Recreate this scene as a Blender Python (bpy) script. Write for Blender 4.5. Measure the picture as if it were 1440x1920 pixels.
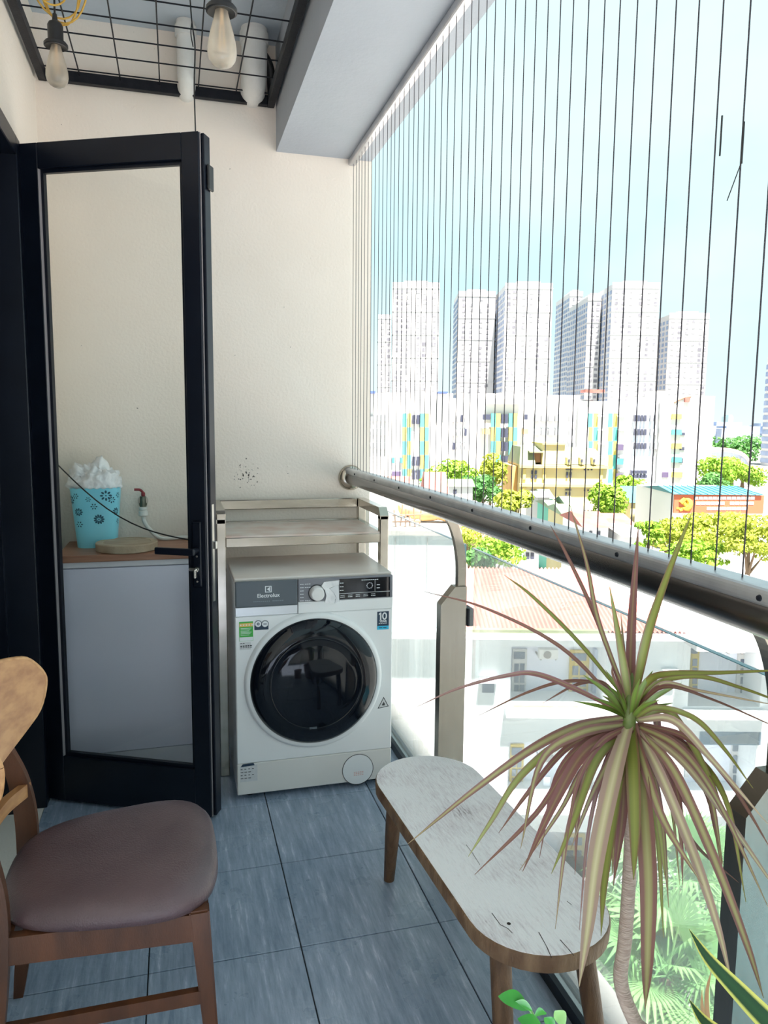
import bpy, bmesh, math, random
from mathutils import Vector, Matrix, noise

for o in list(bpy.data.objects):
    bpy.data.objects.remove(o)
scene = bpy.context.scene
C = scene.collection
rnd = random.Random(7)
PI = math.pi

# ------------------------------------------------------------------ camera
FPX = 1412.0
YAW, PITCH, ROLL = math.radians(15.47), math.radians(6.87), math.radians(0.53)
CAM = Vector((0, 0, 1.43))
_f = Vector((math.sin(YAW)*math.cos(PITCH), math.cos(YAW)*math.cos(PITCH), -math.sin(PITCH)))
_r0 = Vector((math.cos(YAW), -math.sin(YAW), 0))
_u0 = _r0.cross(_f)
RIGHT = math.cos(ROLL)*_r0 + math.sin(ROLL)*_u0
UP = -math.sin(ROLL)*_r0 + math.cos(ROLL)*_u0
FWD = _f
cd = bpy.data.cameras.new('camera'); cam = bpy.data.objects.new('camera', cd); C.objects.link(cam)
cam.matrix_world = Matrix(((RIGHT.x, UP.x, -FWD.x, CAM.x), (RIGHT.y, UP.y, -FWD.y, CAM.y), (RIGHT.z, UP.z, -FWD.z, CAM.z), (0, 0, 0, 1)))
cd.sensor_fit = 'VERTICAL'; cd.sensor_height = 24.0; cd.lens = FPX/1920*24.0
cd.clip_start = 0.02; cd.clip_end = 4000
scene.camera = cam

# ------------------------------------------------------------------ exposure, sky, sun
vs = scene.view_settings
vs.view_transform = 'Standard'; vs.look = 'None'; vs.gamma = 1.0; vs.use_curve_mapping = False
vs.exposure = 2.5

world = bpy.data.worlds.new('sky'); scene.world = world; world.use_nodes = True
nt = world.node_tree; N = nt.nodes; L = nt.links
for n in list(N): N.remove(n)
out = N.new('ShaderNodeOutputWorld'); bg = N.new('ShaderNodeBackground')
tc = N.new('ShaderNodeTexCoord'); sep = N.new('ShaderNodeSeparateXYZ')
L.new(tc.outputs['Generated'], sep.inputs[0])
mp = N.new('ShaderNodeMapping'); mp.inputs['Scale'].default_value = (1.3, 1.3, 2.2); mp.inputs['Location'].default_value = (0.35, 0.2, 0.15)
L.new(tc.outputs['Generated'], mp.inputs[0])
cn = N.new('ShaderNodeTexNoise'); cn.inputs['Scale'].default_value = 2.0; cn.inputs['Detail'].default_value = 5; cn.inputs['Roughness'].default_value = 0.5
L.new(mp.outputs[0], cn.inputs['Vector'])
cr = N.new('ShaderNodeValToRGB'); cr.color_ramp.elements[0].position = 0.40; cr.color_ramp.elements[1].position = 0.66
L.new(cn.outputs['Fac'], cr.inputs[0])
grad = N.new('ShaderNodeValToRGB')
grad.color_ramp.elements[0].position = 0.0; grad.color_ramp.elements[0].color = (0.74, 0.92, 0.95, 1)
grad.color_ramp.elements[1].position = 0.55; grad.color_ramp.elements[1].color = (0.60, 0.86, 0.90, 1)
e = grad.color_ramp.elements.new(0.10); e.color = (0.56, 0.82, 0.90, 1)
L.new(sep.outputs['Z'], grad.inputs[0])
mx = N.new('ShaderNodeMix'); mx.data_type = 'RGBA'; mx.inputs['B'].default_value = (0.72, 0.91, 0.93, 1)
L.new(cr.outputs[0], mx.inputs['Factor']); L.new(grad.outputs[0], mx.inputs['A'])
bg.inputs['Strength'].default_value = 0.222
L.new(mx.outputs['Result'], bg.inputs['Color']); L.new(bg.outputs[0], out.inputs[0])

sd = bpy.data.lights.new('sun', 'SUN'); sun = bpy.data.objects.new('sun', sd); C.objects.link(sun)
sd.energy = 5.9; sd.angle = math.radians(3); sd.color = (1.0, 0.93, 0.865)
sun.location = (0, -5, 20)
to_sun = Vector((0.0, -0.37, 0.93)).normalized()
sun.rotation_euler = to_sun.to_track_quat('Z', 'Y').to_euler()

# ------------------------------------------------------------------ pixel measurements -> places with real depth
def ray(px, py):
    return FWD + RIGHT*((px-720)/FPX) - UP*((py-960)/FPX)
def onX(px, py, v): d = ray(px, py); return CAM + d*((v-CAM.x)/d.x)
def onY(px, py, v): d = ray(px, py); return CAM + d*((v-CAM.y)/d.y)
def onZ(px, py, v): d = ray(px, py); return CAM + d*((v-CAM.z)/d.z)
RH = Vector((math.cos(YAW), -math.sin(YAW), 0)); FH = Vector((math.sin(YAW), math.cos(YAW), 0)); ZZ = Vector((0, 0, 1))
def fac(px, py, D):
    """point of a facade D metres away, square to the heading: (u, z)"""
    d = ray(px, py); p = CAM + d*(D/d.dot(FH)); return p.dot(RH), p.z
def at(px, py, t): return CAM + ray(px, py)*t
GZ = -16.5

# ------------------------------------------------------------------ materials
MATS = {}
def nodes_of(m):
    return m.node_tree.nodes, m.node_tree.links, m.node_tree.nodes['Principled BSDF']
def mat(name, col, rough=0.6, metal=0.0, spec=0.5, var=None, scale=8, stretch=None, bump=0, bscale=120, coat=0, detail=4):
    """procedural principled material; var = second colour mixed by noise"""
    m = bpy.data.materials.new(name); m.use_nodes = True
    n, l, b = nodes_of(m)
    b.inputs['Base Color'].default_value = (*col, 1); b.inputs['Roughness'].default_value = rough
    b.inputs['Metallic'].default_value = metal; b.inputs['Specular IOR Level'].default_value = spec
    if coat: b.inputs['Coat Weight'].default_value = coat
    co = n.new('ShaderNodeTexCoord'); src = co.outputs['Object']
    if stretch:
        mpn = n.new('ShaderNodeMapping'); mpn.inputs['Scale'].default_value = stretch; l.new(src, mpn.inputs[0]); src = mpn.outputs[0]
    if var:
        t = n.new('ShaderNodeTexNoise'); t.inputs['Scale'].default_value = scale; t.inputs['Detail'].default_value = detail
        l.new(src, t.inputs['Vector'])
        r = n.new('ShaderNodeValToRGB'); r.color_ramp.elements[0].position = 0.35; r.color_ramp.elements[1].position = 0.65
        r.color_ramp.elements[0].color = (*col, 1); r.color_ramp.elements[1].color = (*var, 1)
        l.new(t.outputs['Fac'], r.inputs[0]); l.new(r.outputs[0], b.inputs['Base Color'])
    if bump:
        t2 = n.new('ShaderNodeTexNoise'); t2.inputs['Scale'].default_value = bscale; t2.inputs['Detail'].default_value = 3
        l.new(src, t2.inputs['Vector'])
        bp = n.new('ShaderNodeBump'); bp.inputs['Strength'].default_value = bump; bp.inputs['Distance'].default_value = 0.01
        l.new(t2.outputs['Fac'], bp.inputs['Height']); l.new(bp.outputs[0], b.inputs['Normal'])
    MATS[name] = m
    return m
def glass_mat(name, tint, gloss=0.12, dust_sheen=0.0, dust_sheen_col=(0.9, 0.95, 0.95), rough=0.0):
    """thin pane: transparent body, mirror film on top by fresnel, a little dust or painted reflection"""
    m = bpy.data.materials.new(name); m.use_nodes = True
    n, l = m.node_tree.nodes, m.node_tree.links
    for q in list(n): n.remove(q)
    o = n.new('ShaderNodeOutputMaterial'); tr = n.new('ShaderNodeBsdfTransparent'); gl = n.new('ShaderNodeBsdfGlossy')
    tr.inputs[0].default_value = (*tint, 1); gl.inputs['Roughness'].default_value = rough
    fr = n.new('ShaderNodeFresnel'); fr.inputs[0].default_value = 1.45
    mul = n.new('ShaderNodeMath'); mul.operation = 'MULTIPLY'; mul.inputs[1].default_value = gloss/0.04*0.5; mul.use_clamp = True
    l.new(fr.outputs[0], mul.inputs[0])
    a = n.new('ShaderNodeMixShader'); l.new(mul.outputs[0], a.inputs[0]); l.new(tr.outputs[0], a.inputs[1]); l.new(gl.outputs[0], a.inputs[2])
    last = a
    if dust_sheen:
        df = n.new('ShaderNodeBsdfDiffuse'); df.inputs[0].default_value = (*dust_sheen_col, 1)
        tl = n.new('ShaderNodeBsdfTranslucent'); tl.inputs[0].default_value = (*dust_sheen_col, 1)
        md = n.new('ShaderNodeMixShader'); l.new(df.outputs[0], md.inputs[1]); l.new(tl.outputs[0], md.inputs[2])
        b2 = n.new('ShaderNodeMixShader'); b2.inputs[0].default_value = dust_sheen
        l.new(a.outputs[0], b2.inputs[1]); l.new(md.outputs[0], b2.inputs[2]); last = b2
    l.new(last.outputs[0], o.inputs[0]); MATS[name] = m
    return m

# plaster with mould specks on the far wall
def plaster(name, col, var, spots=None):
    m = mat(name, col, 0.9, spec=0.2, var=var, scale=1.6, bump=0.22, bscale=85)
    if spots:
        n, l, b = nodes_of(m)
        co = n.new('ShaderNodeTexCoord')
        d = n.new('ShaderNodeVectorMath'); d.operation = 'DISTANCE'; d.inputs[1].default_value = spots; l.new(co.outputs['Object'], d.inputs[0])
        fall = n.new('ShaderNodeMapRange'); fall.inputs[1].default_value = 0.02; fall.inputs[2].default_value = 0.13; fall.inputs[3].default_value = 0.19; fall.inputs[4].default_value = 0.0
        l.new(d.outputs['Value'], fall.inputs[0])
        v = n.new('ShaderNodeTexNoise'); v.inputs['Scale'].default_value = 75; v.inputs['Detail'].default_value = 1; l.new(co.outputs['Object'], v.inputs['Vector'])
        add = n.new('ShaderNodeMath'); add.operation = 'ADD'; l.new(v.outputs['Fac'], add.inputs[0]); l.new(fall.outputs[0], add.inputs[1])
        st = n.new('ShaderNodeMapRange'); st.inputs[1].default_value = 0.78; st.inputs[2].default_value = 0.83; l.new(add.outputs[0], st.inputs[0])
        mxx = n.new('ShaderNodeMix'); mxx.data_type = 'RGBA'; mxx.inputs['B'].default_value = (0.06, 0.05, 0.045, 1)
        src = b.inputs['Base Color'].links[0].from_socket
        l.new(st.outputs[0], mxx.inputs['Factor']); l.new(src, mxx.inputs['A']); l.new(mxx.outputs['Result'], b.inputs['Base Color'])
    return m
plaster('plaster', (0.88, 0.82, 0.74), (0.84, 0.775, 0.69))
_sp = onY(462, 890, 3.4)
plaster('plaster_end', (0.90, 0.815, 0.735), (0.855, 0.765, 0.68), spots=(_sp.x, _sp.y, _sp.z))
mat('ceiling_paint', (0.54, 0.60, 0.66), 0.9, var=(0.46, 0.52, 0.58), scale=3, bump=0.2, bscale=40)
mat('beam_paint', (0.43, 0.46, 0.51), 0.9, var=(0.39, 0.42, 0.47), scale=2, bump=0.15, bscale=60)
mat('grout', (0.05, 0.055, 0.06), 0.9)
# slate tile: streaks along the balcony
m = mat('slate', (0.055, 0.075, 0.095), 0.32, spec=0.75, bump=0.12, bscale=60)
n, l, b = nodes_of(m)
g = n.new('ShaderNodeNewGeometry')
mpn = n.new('ShaderNodeMapping'); mpn.inputs['Scale'].default_value = (34, 3.5, 1); mpn.inputs['Rotation'].default_value = (0, 0, 0.12); l.new(g.outputs['Position'], mpn.inputs[0])
t = n.new('ShaderNodeTexNoise'); t.inputs['Scale'].default_value = 1.6; t.inputs['Detail'].default_value = 7; t.inputs['Roughness'].default_value = 0.7; l.new(mpn.outputs[0], t.inputs['Vector'])
r = n.new('ShaderNodeValToRGB'); r.color_ramp.elements[0].position = 0.36; r.color_ramp.elements[0].color = (0.21, 0.28, 0.38, 1)
r.color_ramp.elements[1].position = 0.74; r.color_ramp.elements[1].color = (0.74, 0.77, 0.87, 1)
e = r.color_ramp.elements.new(0.58); e.color = (0.35, 0.42, 0.54, 1)
l.new(t.outputs['Fac'], r.inputs[0]); l.new(r.outputs[0], b.inputs['Base Color'])
t = n.new('ShaderNodeTexNoise'); t.inputs['Scale'].default_value = 5; t.inputs['Detail'].default_value = 5; l.new(g.outputs['Position'], t.inputs['Vector'])
mr = n.new('ShaderNodeMapRange'); mr.inputs[3].default_value = 0.14; mr.inputs[4].default_value = 0.46; l.new(t.outputs['Fac'], mr.inputs[0]); l.new(mr.outputs[0], b.inputs['Roughness'])

mat('black_aluminium', (0.003, 0.005, 0.012), 0.36, spec=0.35, var=(0.005, 0.008, 0.017), scale=6)
mat('rebate_grey', (0.30, 0.27, 0.28), 0.5)
mat('black_plastic', (0.012, 0.012, 0.014), 0.45, var=(0.018, 0.018, 0.02), scale=30)
mat('black_steel', (0.004, 0.005, 0.010), 0.5, spec=0.25, var=(0.010, 0.011, 0.016), scale=25, bump=0.1)
mat('steel', (0.52, 0.47, 0.41), 0.22, metal=1, var=(0.44, 0.40, 0.34), scale=5, stretch=(1, 1, 4))
mat('steel_post', (0.29, 0.265, 0.225), 0.26, metal=1, var=(0.265, 0.24, 0.205), scale=4, stretch=(25, 25, 1.2), bump=0.03, bscale=30)
mat('steel_rail', (0.25, 0.235, 0.235), 0.25, metal=1, var=(0.19, 0.18, 0.18), scale=3, stretch=(20, 1, 20))
mat('aluminium', (0.62, 0.62, 0.63), 0.42, metal=0.85, var=(0.5, 0.5, 0.52), scale=12)
mat('zinc', (0.72, 0.70, 0.66), 0.3, metal=1, var=(0.6, 0.58, 0.55), scale=20)
mat('cable_coat', (0.035, 0.03, 0.04), 0.35, var=(0.05, 0.04, 0.05), scale=10)
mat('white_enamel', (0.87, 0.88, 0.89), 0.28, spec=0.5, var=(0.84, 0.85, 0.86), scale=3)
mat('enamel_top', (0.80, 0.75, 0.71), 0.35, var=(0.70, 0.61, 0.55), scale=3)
mat('enamel_plinth', (0.80, 0.78, 0.75), 0.35, var=(0.76, 0.74, 0.71), scale=3)
mat('grey_panel', (0.085, 0.105, 0.125), 0.35, spec=0.5, var=(0.10, 0.12, 0.14), scale=3)
mat('mid_grey_panel', (0.20, 0.20, 0.23), 0.4, var=(0.23, 0.23, 0.26), scale=20)
mat('black_gloss', (0.003, 0.005, 0.010), 0.05, spec=0.4, coat=0.0, var=(0.006, 0.008, 0.013), scale=4)
mat('silver_ring', (0.72, 0.74, 0.77), 0.25, metal=0.3, var=(0.68, 0.70, 0.73), scale=5)
mat('white_print', (0.80, 0.82, 0.85), 0.6); mat('faint_print', (0.25, 0.29, 0.33), 0.6)
mat('knob_white', (0.82, 0.80, 0.79), 0.35, var=(0.78, 0.76, 0.75), scale=6)
mat('film_white', (0.88, 0.87, 0.88), 0.3, var=(0.75, 0.74, 0.76), scale=30, bump=0.4, bscale=60)
mat('green_sticker', (0.05, 0.42, 0.06), 0.5, var=(0.07, 0.47, 0.08), scale=40)
mat('orange_sticker', (0.85, 0.55, 0.15), 0.5); mat('navy_sticker', (0.015, 0.04, 0.08), 0.45); mat('cyan_sticker', (0.03, 0.48, 0.75), 0.45)
mat('grey_sticker', (0.62, 0.63, 0.64), 0.5, var=(0.70, 0.70, 0.71), scale=60); mat('dark_print', (0.03, 0.03, 0.035), 0.6); mat('red_print', (0.75, 0.45, 0.42), 0.6)
mat('shelf_sheet', (0.62, 0.45, 0.38), 0.40, metal=0.2, var=(0.74, 0.68, 0.63), scale=7, bump=0.1)
mat('lilac_laminate', (0.80, 0.79, 0.93), 0.38, var=(0.73, 0.73, 0.88), scale=2.2)
mat('white_laminate', (0.80, 0.79, 0.86), 0.45, var=(0.75, 0.75, 0.82), scale=3)
mat('brown_top', (0.30, 0.13, 0.075), 0.42, var=(0.40, 0.19, 0.115), scale=5, stretch=(1.5, 14, 14))
mat('bucket_blue', (0.22, 0.70, 0.88), 0.4, var=(0.27, 0.74, 0.90), scale=4)
mat('flower_print', (0.02, 0.10, 0.16), 0.6)
mat('bag_white', (0.88, 0.88, 0.89), 0.35, var=(0.80, 0.80, 0.82), scale=20, bump=0.3, bscale=50)
mat('pale_wood', (0.50, 0.40, 0.29), 0.7, var=(0.38, 0.28, 0.19), scale=9, bump=0.3, bscale=60)
mat('pale_wood_worn', (0.33, 0.24, 0.17), 0.7, var=(0.45, 0.35, 0.25), scale=14, stretch=(1, 5, 1))
mat('tap_red', (0.28, 0.03, 0.035), 0.4, var=(0.22, 0.02, 0.03), scale=30)
mat('tap_brass', (0.10, 0.11, 0.08), 0.4, metal=0.7, var=(0.2, 0.2, 0.17), scale=40)
mat('pvc_white', (0.78, 0.77, 0.74), 0.45, var=(0.70, 0.69, 0.66), scale=14, bump=0.2, bscale=60)
mat('gold_cord', (0.45, 0.25, 0.03), 0.55, var=(0.55, 0.33, 0.05), scale=60)
mat('leather', (0.085, 0.048, 0.055), 0.34, spec=0.6, var=(0.125, 0.076, 0.082), scale=7, bump=0.22, bscale=260)
mat('dark_oak', (0.13, 0.045, 0.018), 0.42, var=(0.075, 0.026, 0.011), scale=4, stretch=(6, 6, 1.2), bump=0.1, bscale=90)
mat('honey_ply', (0.52, 0.26, 0.105), 0.36, var=(0.36, 0.155, 0.06), scale=3.0, stretch=(14, 1.0, 14), detail=3)
mat('ply_edge', (0.62, 0.34, 0.15), 0.5, var=(0.45, 0.22, 0.09), scale=40)
# weathered bench board
m = mat('weathered_wood', (0.5, 0.4, 0.38), 0.50, spec=0.5, bump=0.35, bscale=40, stretch=(8, 1.2, 8))
n, l, b = nodes_of(m)
co = n.new('ShaderNodeTexCoord'); mpn = n.new('ShaderNodeMapping'); mpn.inputs['Scale'].default_value = (34, 5, 34); l.new(co.outputs['Object'], mpn.inputs[0])
t = n.new('ShaderNodeTexNoise'); t.inputs['Scale'].default_value = 5; t.inputs['Detail'].default_value = 8; t.inputs['Roughness'].default_value = 0.75; l.new(mpn.outputs[0], t.inputs['Vector'])
t2 = n.new('ShaderNodeTexNoise'); t2.inputs['Scale'].default_value = 5; t2.inputs['Detail'].default_value = 3; l.new(co.outputs['Object'], t2.inputs['Vector'])
ad = n.new('ShaderNodeMath'); ad.operation = 'MULTIPLY_ADD'; ad.inputs[1].default_value = 0.75; l.new(t2.outputs['Fac'], ad.inputs[0]); l.new(t.outputs['Fac'], ad.inputs[2])
r = n.new('ShaderNodeValToRGB'); r.color_ramp.elements[0].position = 0.58; r.color_ramp.elements[0].color = (0.20, 0.13, 0.13, 1)
r.color_ramp.elements[1].position = 0.92; r.color_ramp.elements[1].color = (0.90, 0.86, 0.87, 1)
e = r.color_ramp.elements.new(0.73); e.color = (0.74, 0.67, 0.69, 1)
l.new(ad.outputs[0], r.inputs[0]); l.new(r.outputs[0], b.inputs['Base Color'])
mat('bench_side', (0.13, 0.070, 0.036), 0.65, var=(0.24, 0.15, 0.085), scale=9, stretch=(3, 3, 1), bump=0.4, bscale=50)
mat('bench_leg', (0.17, 0.092, 0.046), 0.55, var=(0.10, 0.05, 0.024), scale=7, stretch=(7, 7, 1), bump=0.3, bscale=50)
mat('crack', (0.03, 0.015, 0.012), 0.9)
glass_mat('door_glass', (0.99, 0.995, 0.985), 0.04)
glass_mat('rail_glass', (0.95, 0.98, 0.98), 0.05, dust_sheen=0.07)
mat('glass_edge', (0.02, 0.16, 0.20), 0.15, spec=0.8)
glass_mat('bulb_glass', (0.93, 0.88, 0.80), 0.10, dust_sheen=0.30, dust_sheen_col=(0.92, 0.86, 0.78))  # milky diffuse share stands in for bright reflections on the bulb
mat('filament', (0.85, 0.62, 0.38), 0.4)
mat('terracotta', (0.30, 0.12, 0.07), 0.8, var=(0.36, 0.16, 0.09), scale=12, bump=0.2)
mat('soil', (0.05, 0.032, 0.02), 0.95, var=(0.08, 0.055, 0.035), scale=40, bump=0.6, bscale=80)
mat('trunk_bark', (0.42, 0.33, 0.27), 0.8, var=(0.30, 0.22, 0.18), scale=60, stretch=(1, 1, 6), bump=0.4, bscale=90)
# dracaena leaf: olive middle, wine-red margins (U runs across the leaf)
def striped_leaf(name, mid, mid2, edge, lo=0.22):
    m = bpy.data.materials.new(name); m.use_nodes = True; n, l, b = nodes_of(m); MATS[name] = m
    uv = n.new('ShaderNodeUVMap'); sp = n.new('ShaderNodeSeparateXYZ'); l.new(uv.outputs[0], sp.inputs[0])
    r = n.new('ShaderNodeValToRGB'); cr_ = r.color_ramp
    cr_.elements[0].position = 0.0; cr_.elements[0].color = (*edge, 1)
    cr_.elements[1].position = 1.0; cr_.elements[1].color = (*edge, 1)
    for p_, c_ in ((lo, edge), (lo+0.10, mid), (0.5, mid2), (0.9-lo, mid), (1-lo, edge)):
        q = cr_.elements.new(p_); q.color = (*c_, 1)
    l.new(sp.outputs['X'], r.inputs[0]); l.new(r.outputs[0], b.inputs['Base Color'])
    b.inputs['Roughness'].default_value = 0.4; b.inputs['Specular IOR Level'].default_value = 0.5
    return m
striped_leaf('leaf_red', (0.25, 0.21, 0.085), (0.33, 0.31, 0.13), (0.19, 0.085, 0.07), 0.22)
striped_leaf('leaf_wine', (0.17, 0.085, 0.05), (0.24, 0.15, 0.075), (0.18, 0.065, 0.06), 0.28)
striped_leaf('leaf_green', (0.17, 0.19, 0.03), (0.24, 0.26, 0.05), (0.19, 0.11, 0.05), 0.10)
striped_leaf('leaf_pale', (0.42, 0.36, 0.20), (0.55, 0.50, 0.30), (0.34, 0.23, 0.18), 0.24)
striped_leaf('leaf_young', (0.10, 0.17, 0.02), (0.16, 0.24, 0.035), (0.16, 0.13, 0.04), 0.08)
striped_leaf('leaf_snake', (0.012, 0.06, 0.016), (0.02, 0.085, 0.022), (0.72, 0.70, 0.16), 0.11)
mat('leaf_core', (0.09, 0.15, 0.02), 0.5, var=(0.16, 0.19, 0.06), scale=60)
mat('leaf_glossy', (0.03, 0.27, 0.02), 0.22, spec=0.6, var=(0.05, 0.36, 0.035), scale=14)
mat('leaf_new', (0.28, 0.55, 0.16), 0.3, var=(0.34, 0.6, 0.22), scale=14)
mat('leaf_dry', (0.32, 0.17, 0.07), 0.7, var=(0.42, 0.26, 0.12), scale=20)
# outside
mat('tower_white', (0.55, 0.54, 0.54), 0.8, var=(0.50, 0.50, 0.51), scale=0.05)
mat('tower_blue', (0.5, 0.55, 0.65), 0.8, var=(0.58, 0.64, 0.77), scale=0.05)
mat('tower_window', (0.12, 0.12, 0.14), 0.4, var=(0.28, 0.28, 0.31), scale=0.12)
mat('tower_window_blue', (0.16, 0.22, 0.36), 0.4, var=(0.26, 0.33, 0.47), scale=0.12)
mat('school_white', (0.66, 0.65, 0.645), 0.8, var=(0.62, 0.62, 0.62), scale=0.1)
mat('school_grey', (0.62, 0.66, 0.74), 0.8, var=(0.59, 0.63, 0.71), scale=0.2)
mat('turquoise', (0.07, 0.38, 0.33), 0.7); mat('yellow_panel', (0.50, 0.42, 0.09), 0.7); mat('ochre_panel', (0.75, 0.47, 0.13), 0.7)
mat('far_window', (0.045, 0.05, 0.08), 0.3); mat('pale_window', (0.22, 0.24, 0.25), 0.4); mat('purple_window', (0.09, 0.07, 0.13), 0.4); mat('blue_canopy', (0.06, 0.10, 0.30), 0.5)
mat('red_roof', (0.30, 0.075, 0.06), 0.7, var=(0.34, 0.12, 0.095), scale=0.8)
mat('cream_wall', (0.50, 0.42, 0.21), 0.8, var=(0.53, 0.46, 0.26), scale=0.3); mat('cream_trim', (0.52, 0.42, 0.15), 0.8); mat('ochre_wall', (0.62, 0.36, 0.12), 0.8, var=(0.55, 0.30, 0.10), scale=0.4)
mat('green_roof', (0.17, 0.20, 0.10), 0.8, var=(0.20, 0.22, 0.14), scale=0.5); mat('pale_green_roof', (0.19, 0.26, 0.16), 0.7); mat('green_tin', (0.07, 0.40, 0.30), 0.6)
mat('blue_roof', (0.04, 0.19, 0.24), 0.6, var=(0.06, 0.22, 0.27), scale=0.3); mat('banner_red', (0.42, 0.10, 0.045), 0.7); mat('banner_yellow', (0.55, 0.36, 0.035), 0.7); mat('banner_white', (0.92, 0.88, 0.84), 0.7)
mat('stain_wall', (0.60, 0.72, 0.76), 0.9, var=(0.74, 0.80, 0.82), scale=0.5, detail=8); mat('near_white', (0.84, 0.86, 0.87), 0.85, var=(0.76, 0.80, 0.83), scale=0.6, detail=8)
mat('lavender_shade', (0.78, 0.81, 0.92), 0.85, var=(0.82, 0.85, 0.94), scale=0.6); mat('slate_wall', (0.42, 0.47, 0.60), 0.85, var=(0.50, 0.56, 0.68), scale=0.8); mat('dark_blue_wall', (0.14, 0.22, 0.32), 0.85, var=(0.25, 0.36, 0.46), scale=1.2, detail=8)  # lavender puts the recesses' bluish shade into the core wall's colour
mat('ochre_door', (0.62, 0.46, 0.10), 0.7); mat('near_pane', (0.12, 0.15, 0.21), 0.25, var=(0.20, 0.24, 0.30), scale=1.5); mat('ac_white', (0.80, 0.80, 0.78), 0.6); mat('ac_grille', (0.34, 0.32, 0.31), 0.6)
mat('pink_tin', (0.72, 0.29, 0.25), 0.65, var=(0.62, 0.22, 0.19), scale=0.35, detail=8); mat('roof_moss', (0.20, 0.24, 0.12), 0.9, var=(0.40, 0.38, 0.28), scale=1)
mat('concrete', (0.40, 0.39, 0.375), 0.9, var=(0.44, 0.43, 0.41), scale=0.2); mat('tarpaulin', (0.62, 0.36, 0.15), 0.7, var=(0.45, 0.24, 0.10), scale=1.6); mat('rust', (0.25, 0.14, 0.09), 0.9)
mat('ground_mix', (0.30, 0.29, 0.285), 0.95, var=(0.20, 0.20, 0.19), scale=0.03, detail=6)
mat('far_city_haze', (0.17, 0.22, 0.33), 0.9, var=(0.42, 0.46, 0.54), scale=0.03); mat('far_glass', (0.34, 0.46, 0.50), 0.6)  # bluish distance haze is mixed into the far houses' base colour
def foliage(name, a, b_, s=0.5):
    m = mat(name, a, 0.6, spec=0.3, var=b_, scale=s)
    n, l, b = nodes_of(m)
    tl = n.new('ShaderNodeBsdfTranslucent'); tl.inputs[0].default_value = (*b_, 1)
    mxs = n.new('ShaderNodeMixShader'); mxs.inputs[0].default_value = 0.3
    o = n['Material Output']; l.new(b.outputs[0], mxs.inputs[1]); l.new(tl.outputs[0], mxs.inputs[2]); l.new(mxs.outputs[0], o.inputs[0])
foliage('leaves_bright', (0.11, 0.25, 0.02), (0.25, 0.40, 0.04)); foliage('leaves_yellow', (0.19, 0.27, 0.02), (0.38, 0.43, 0.06)); foliage('leaves_dark', (0.04, 0.14, 0.035), (0.09, 0.23, 0.055))
foliage('palm_green', (0.15, 0.34, 0.13), (0.26, 0.46, 0.18), 1.2)
mat('far_trunk', (0.16, 0.11, 0.07), 0.9)

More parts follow.
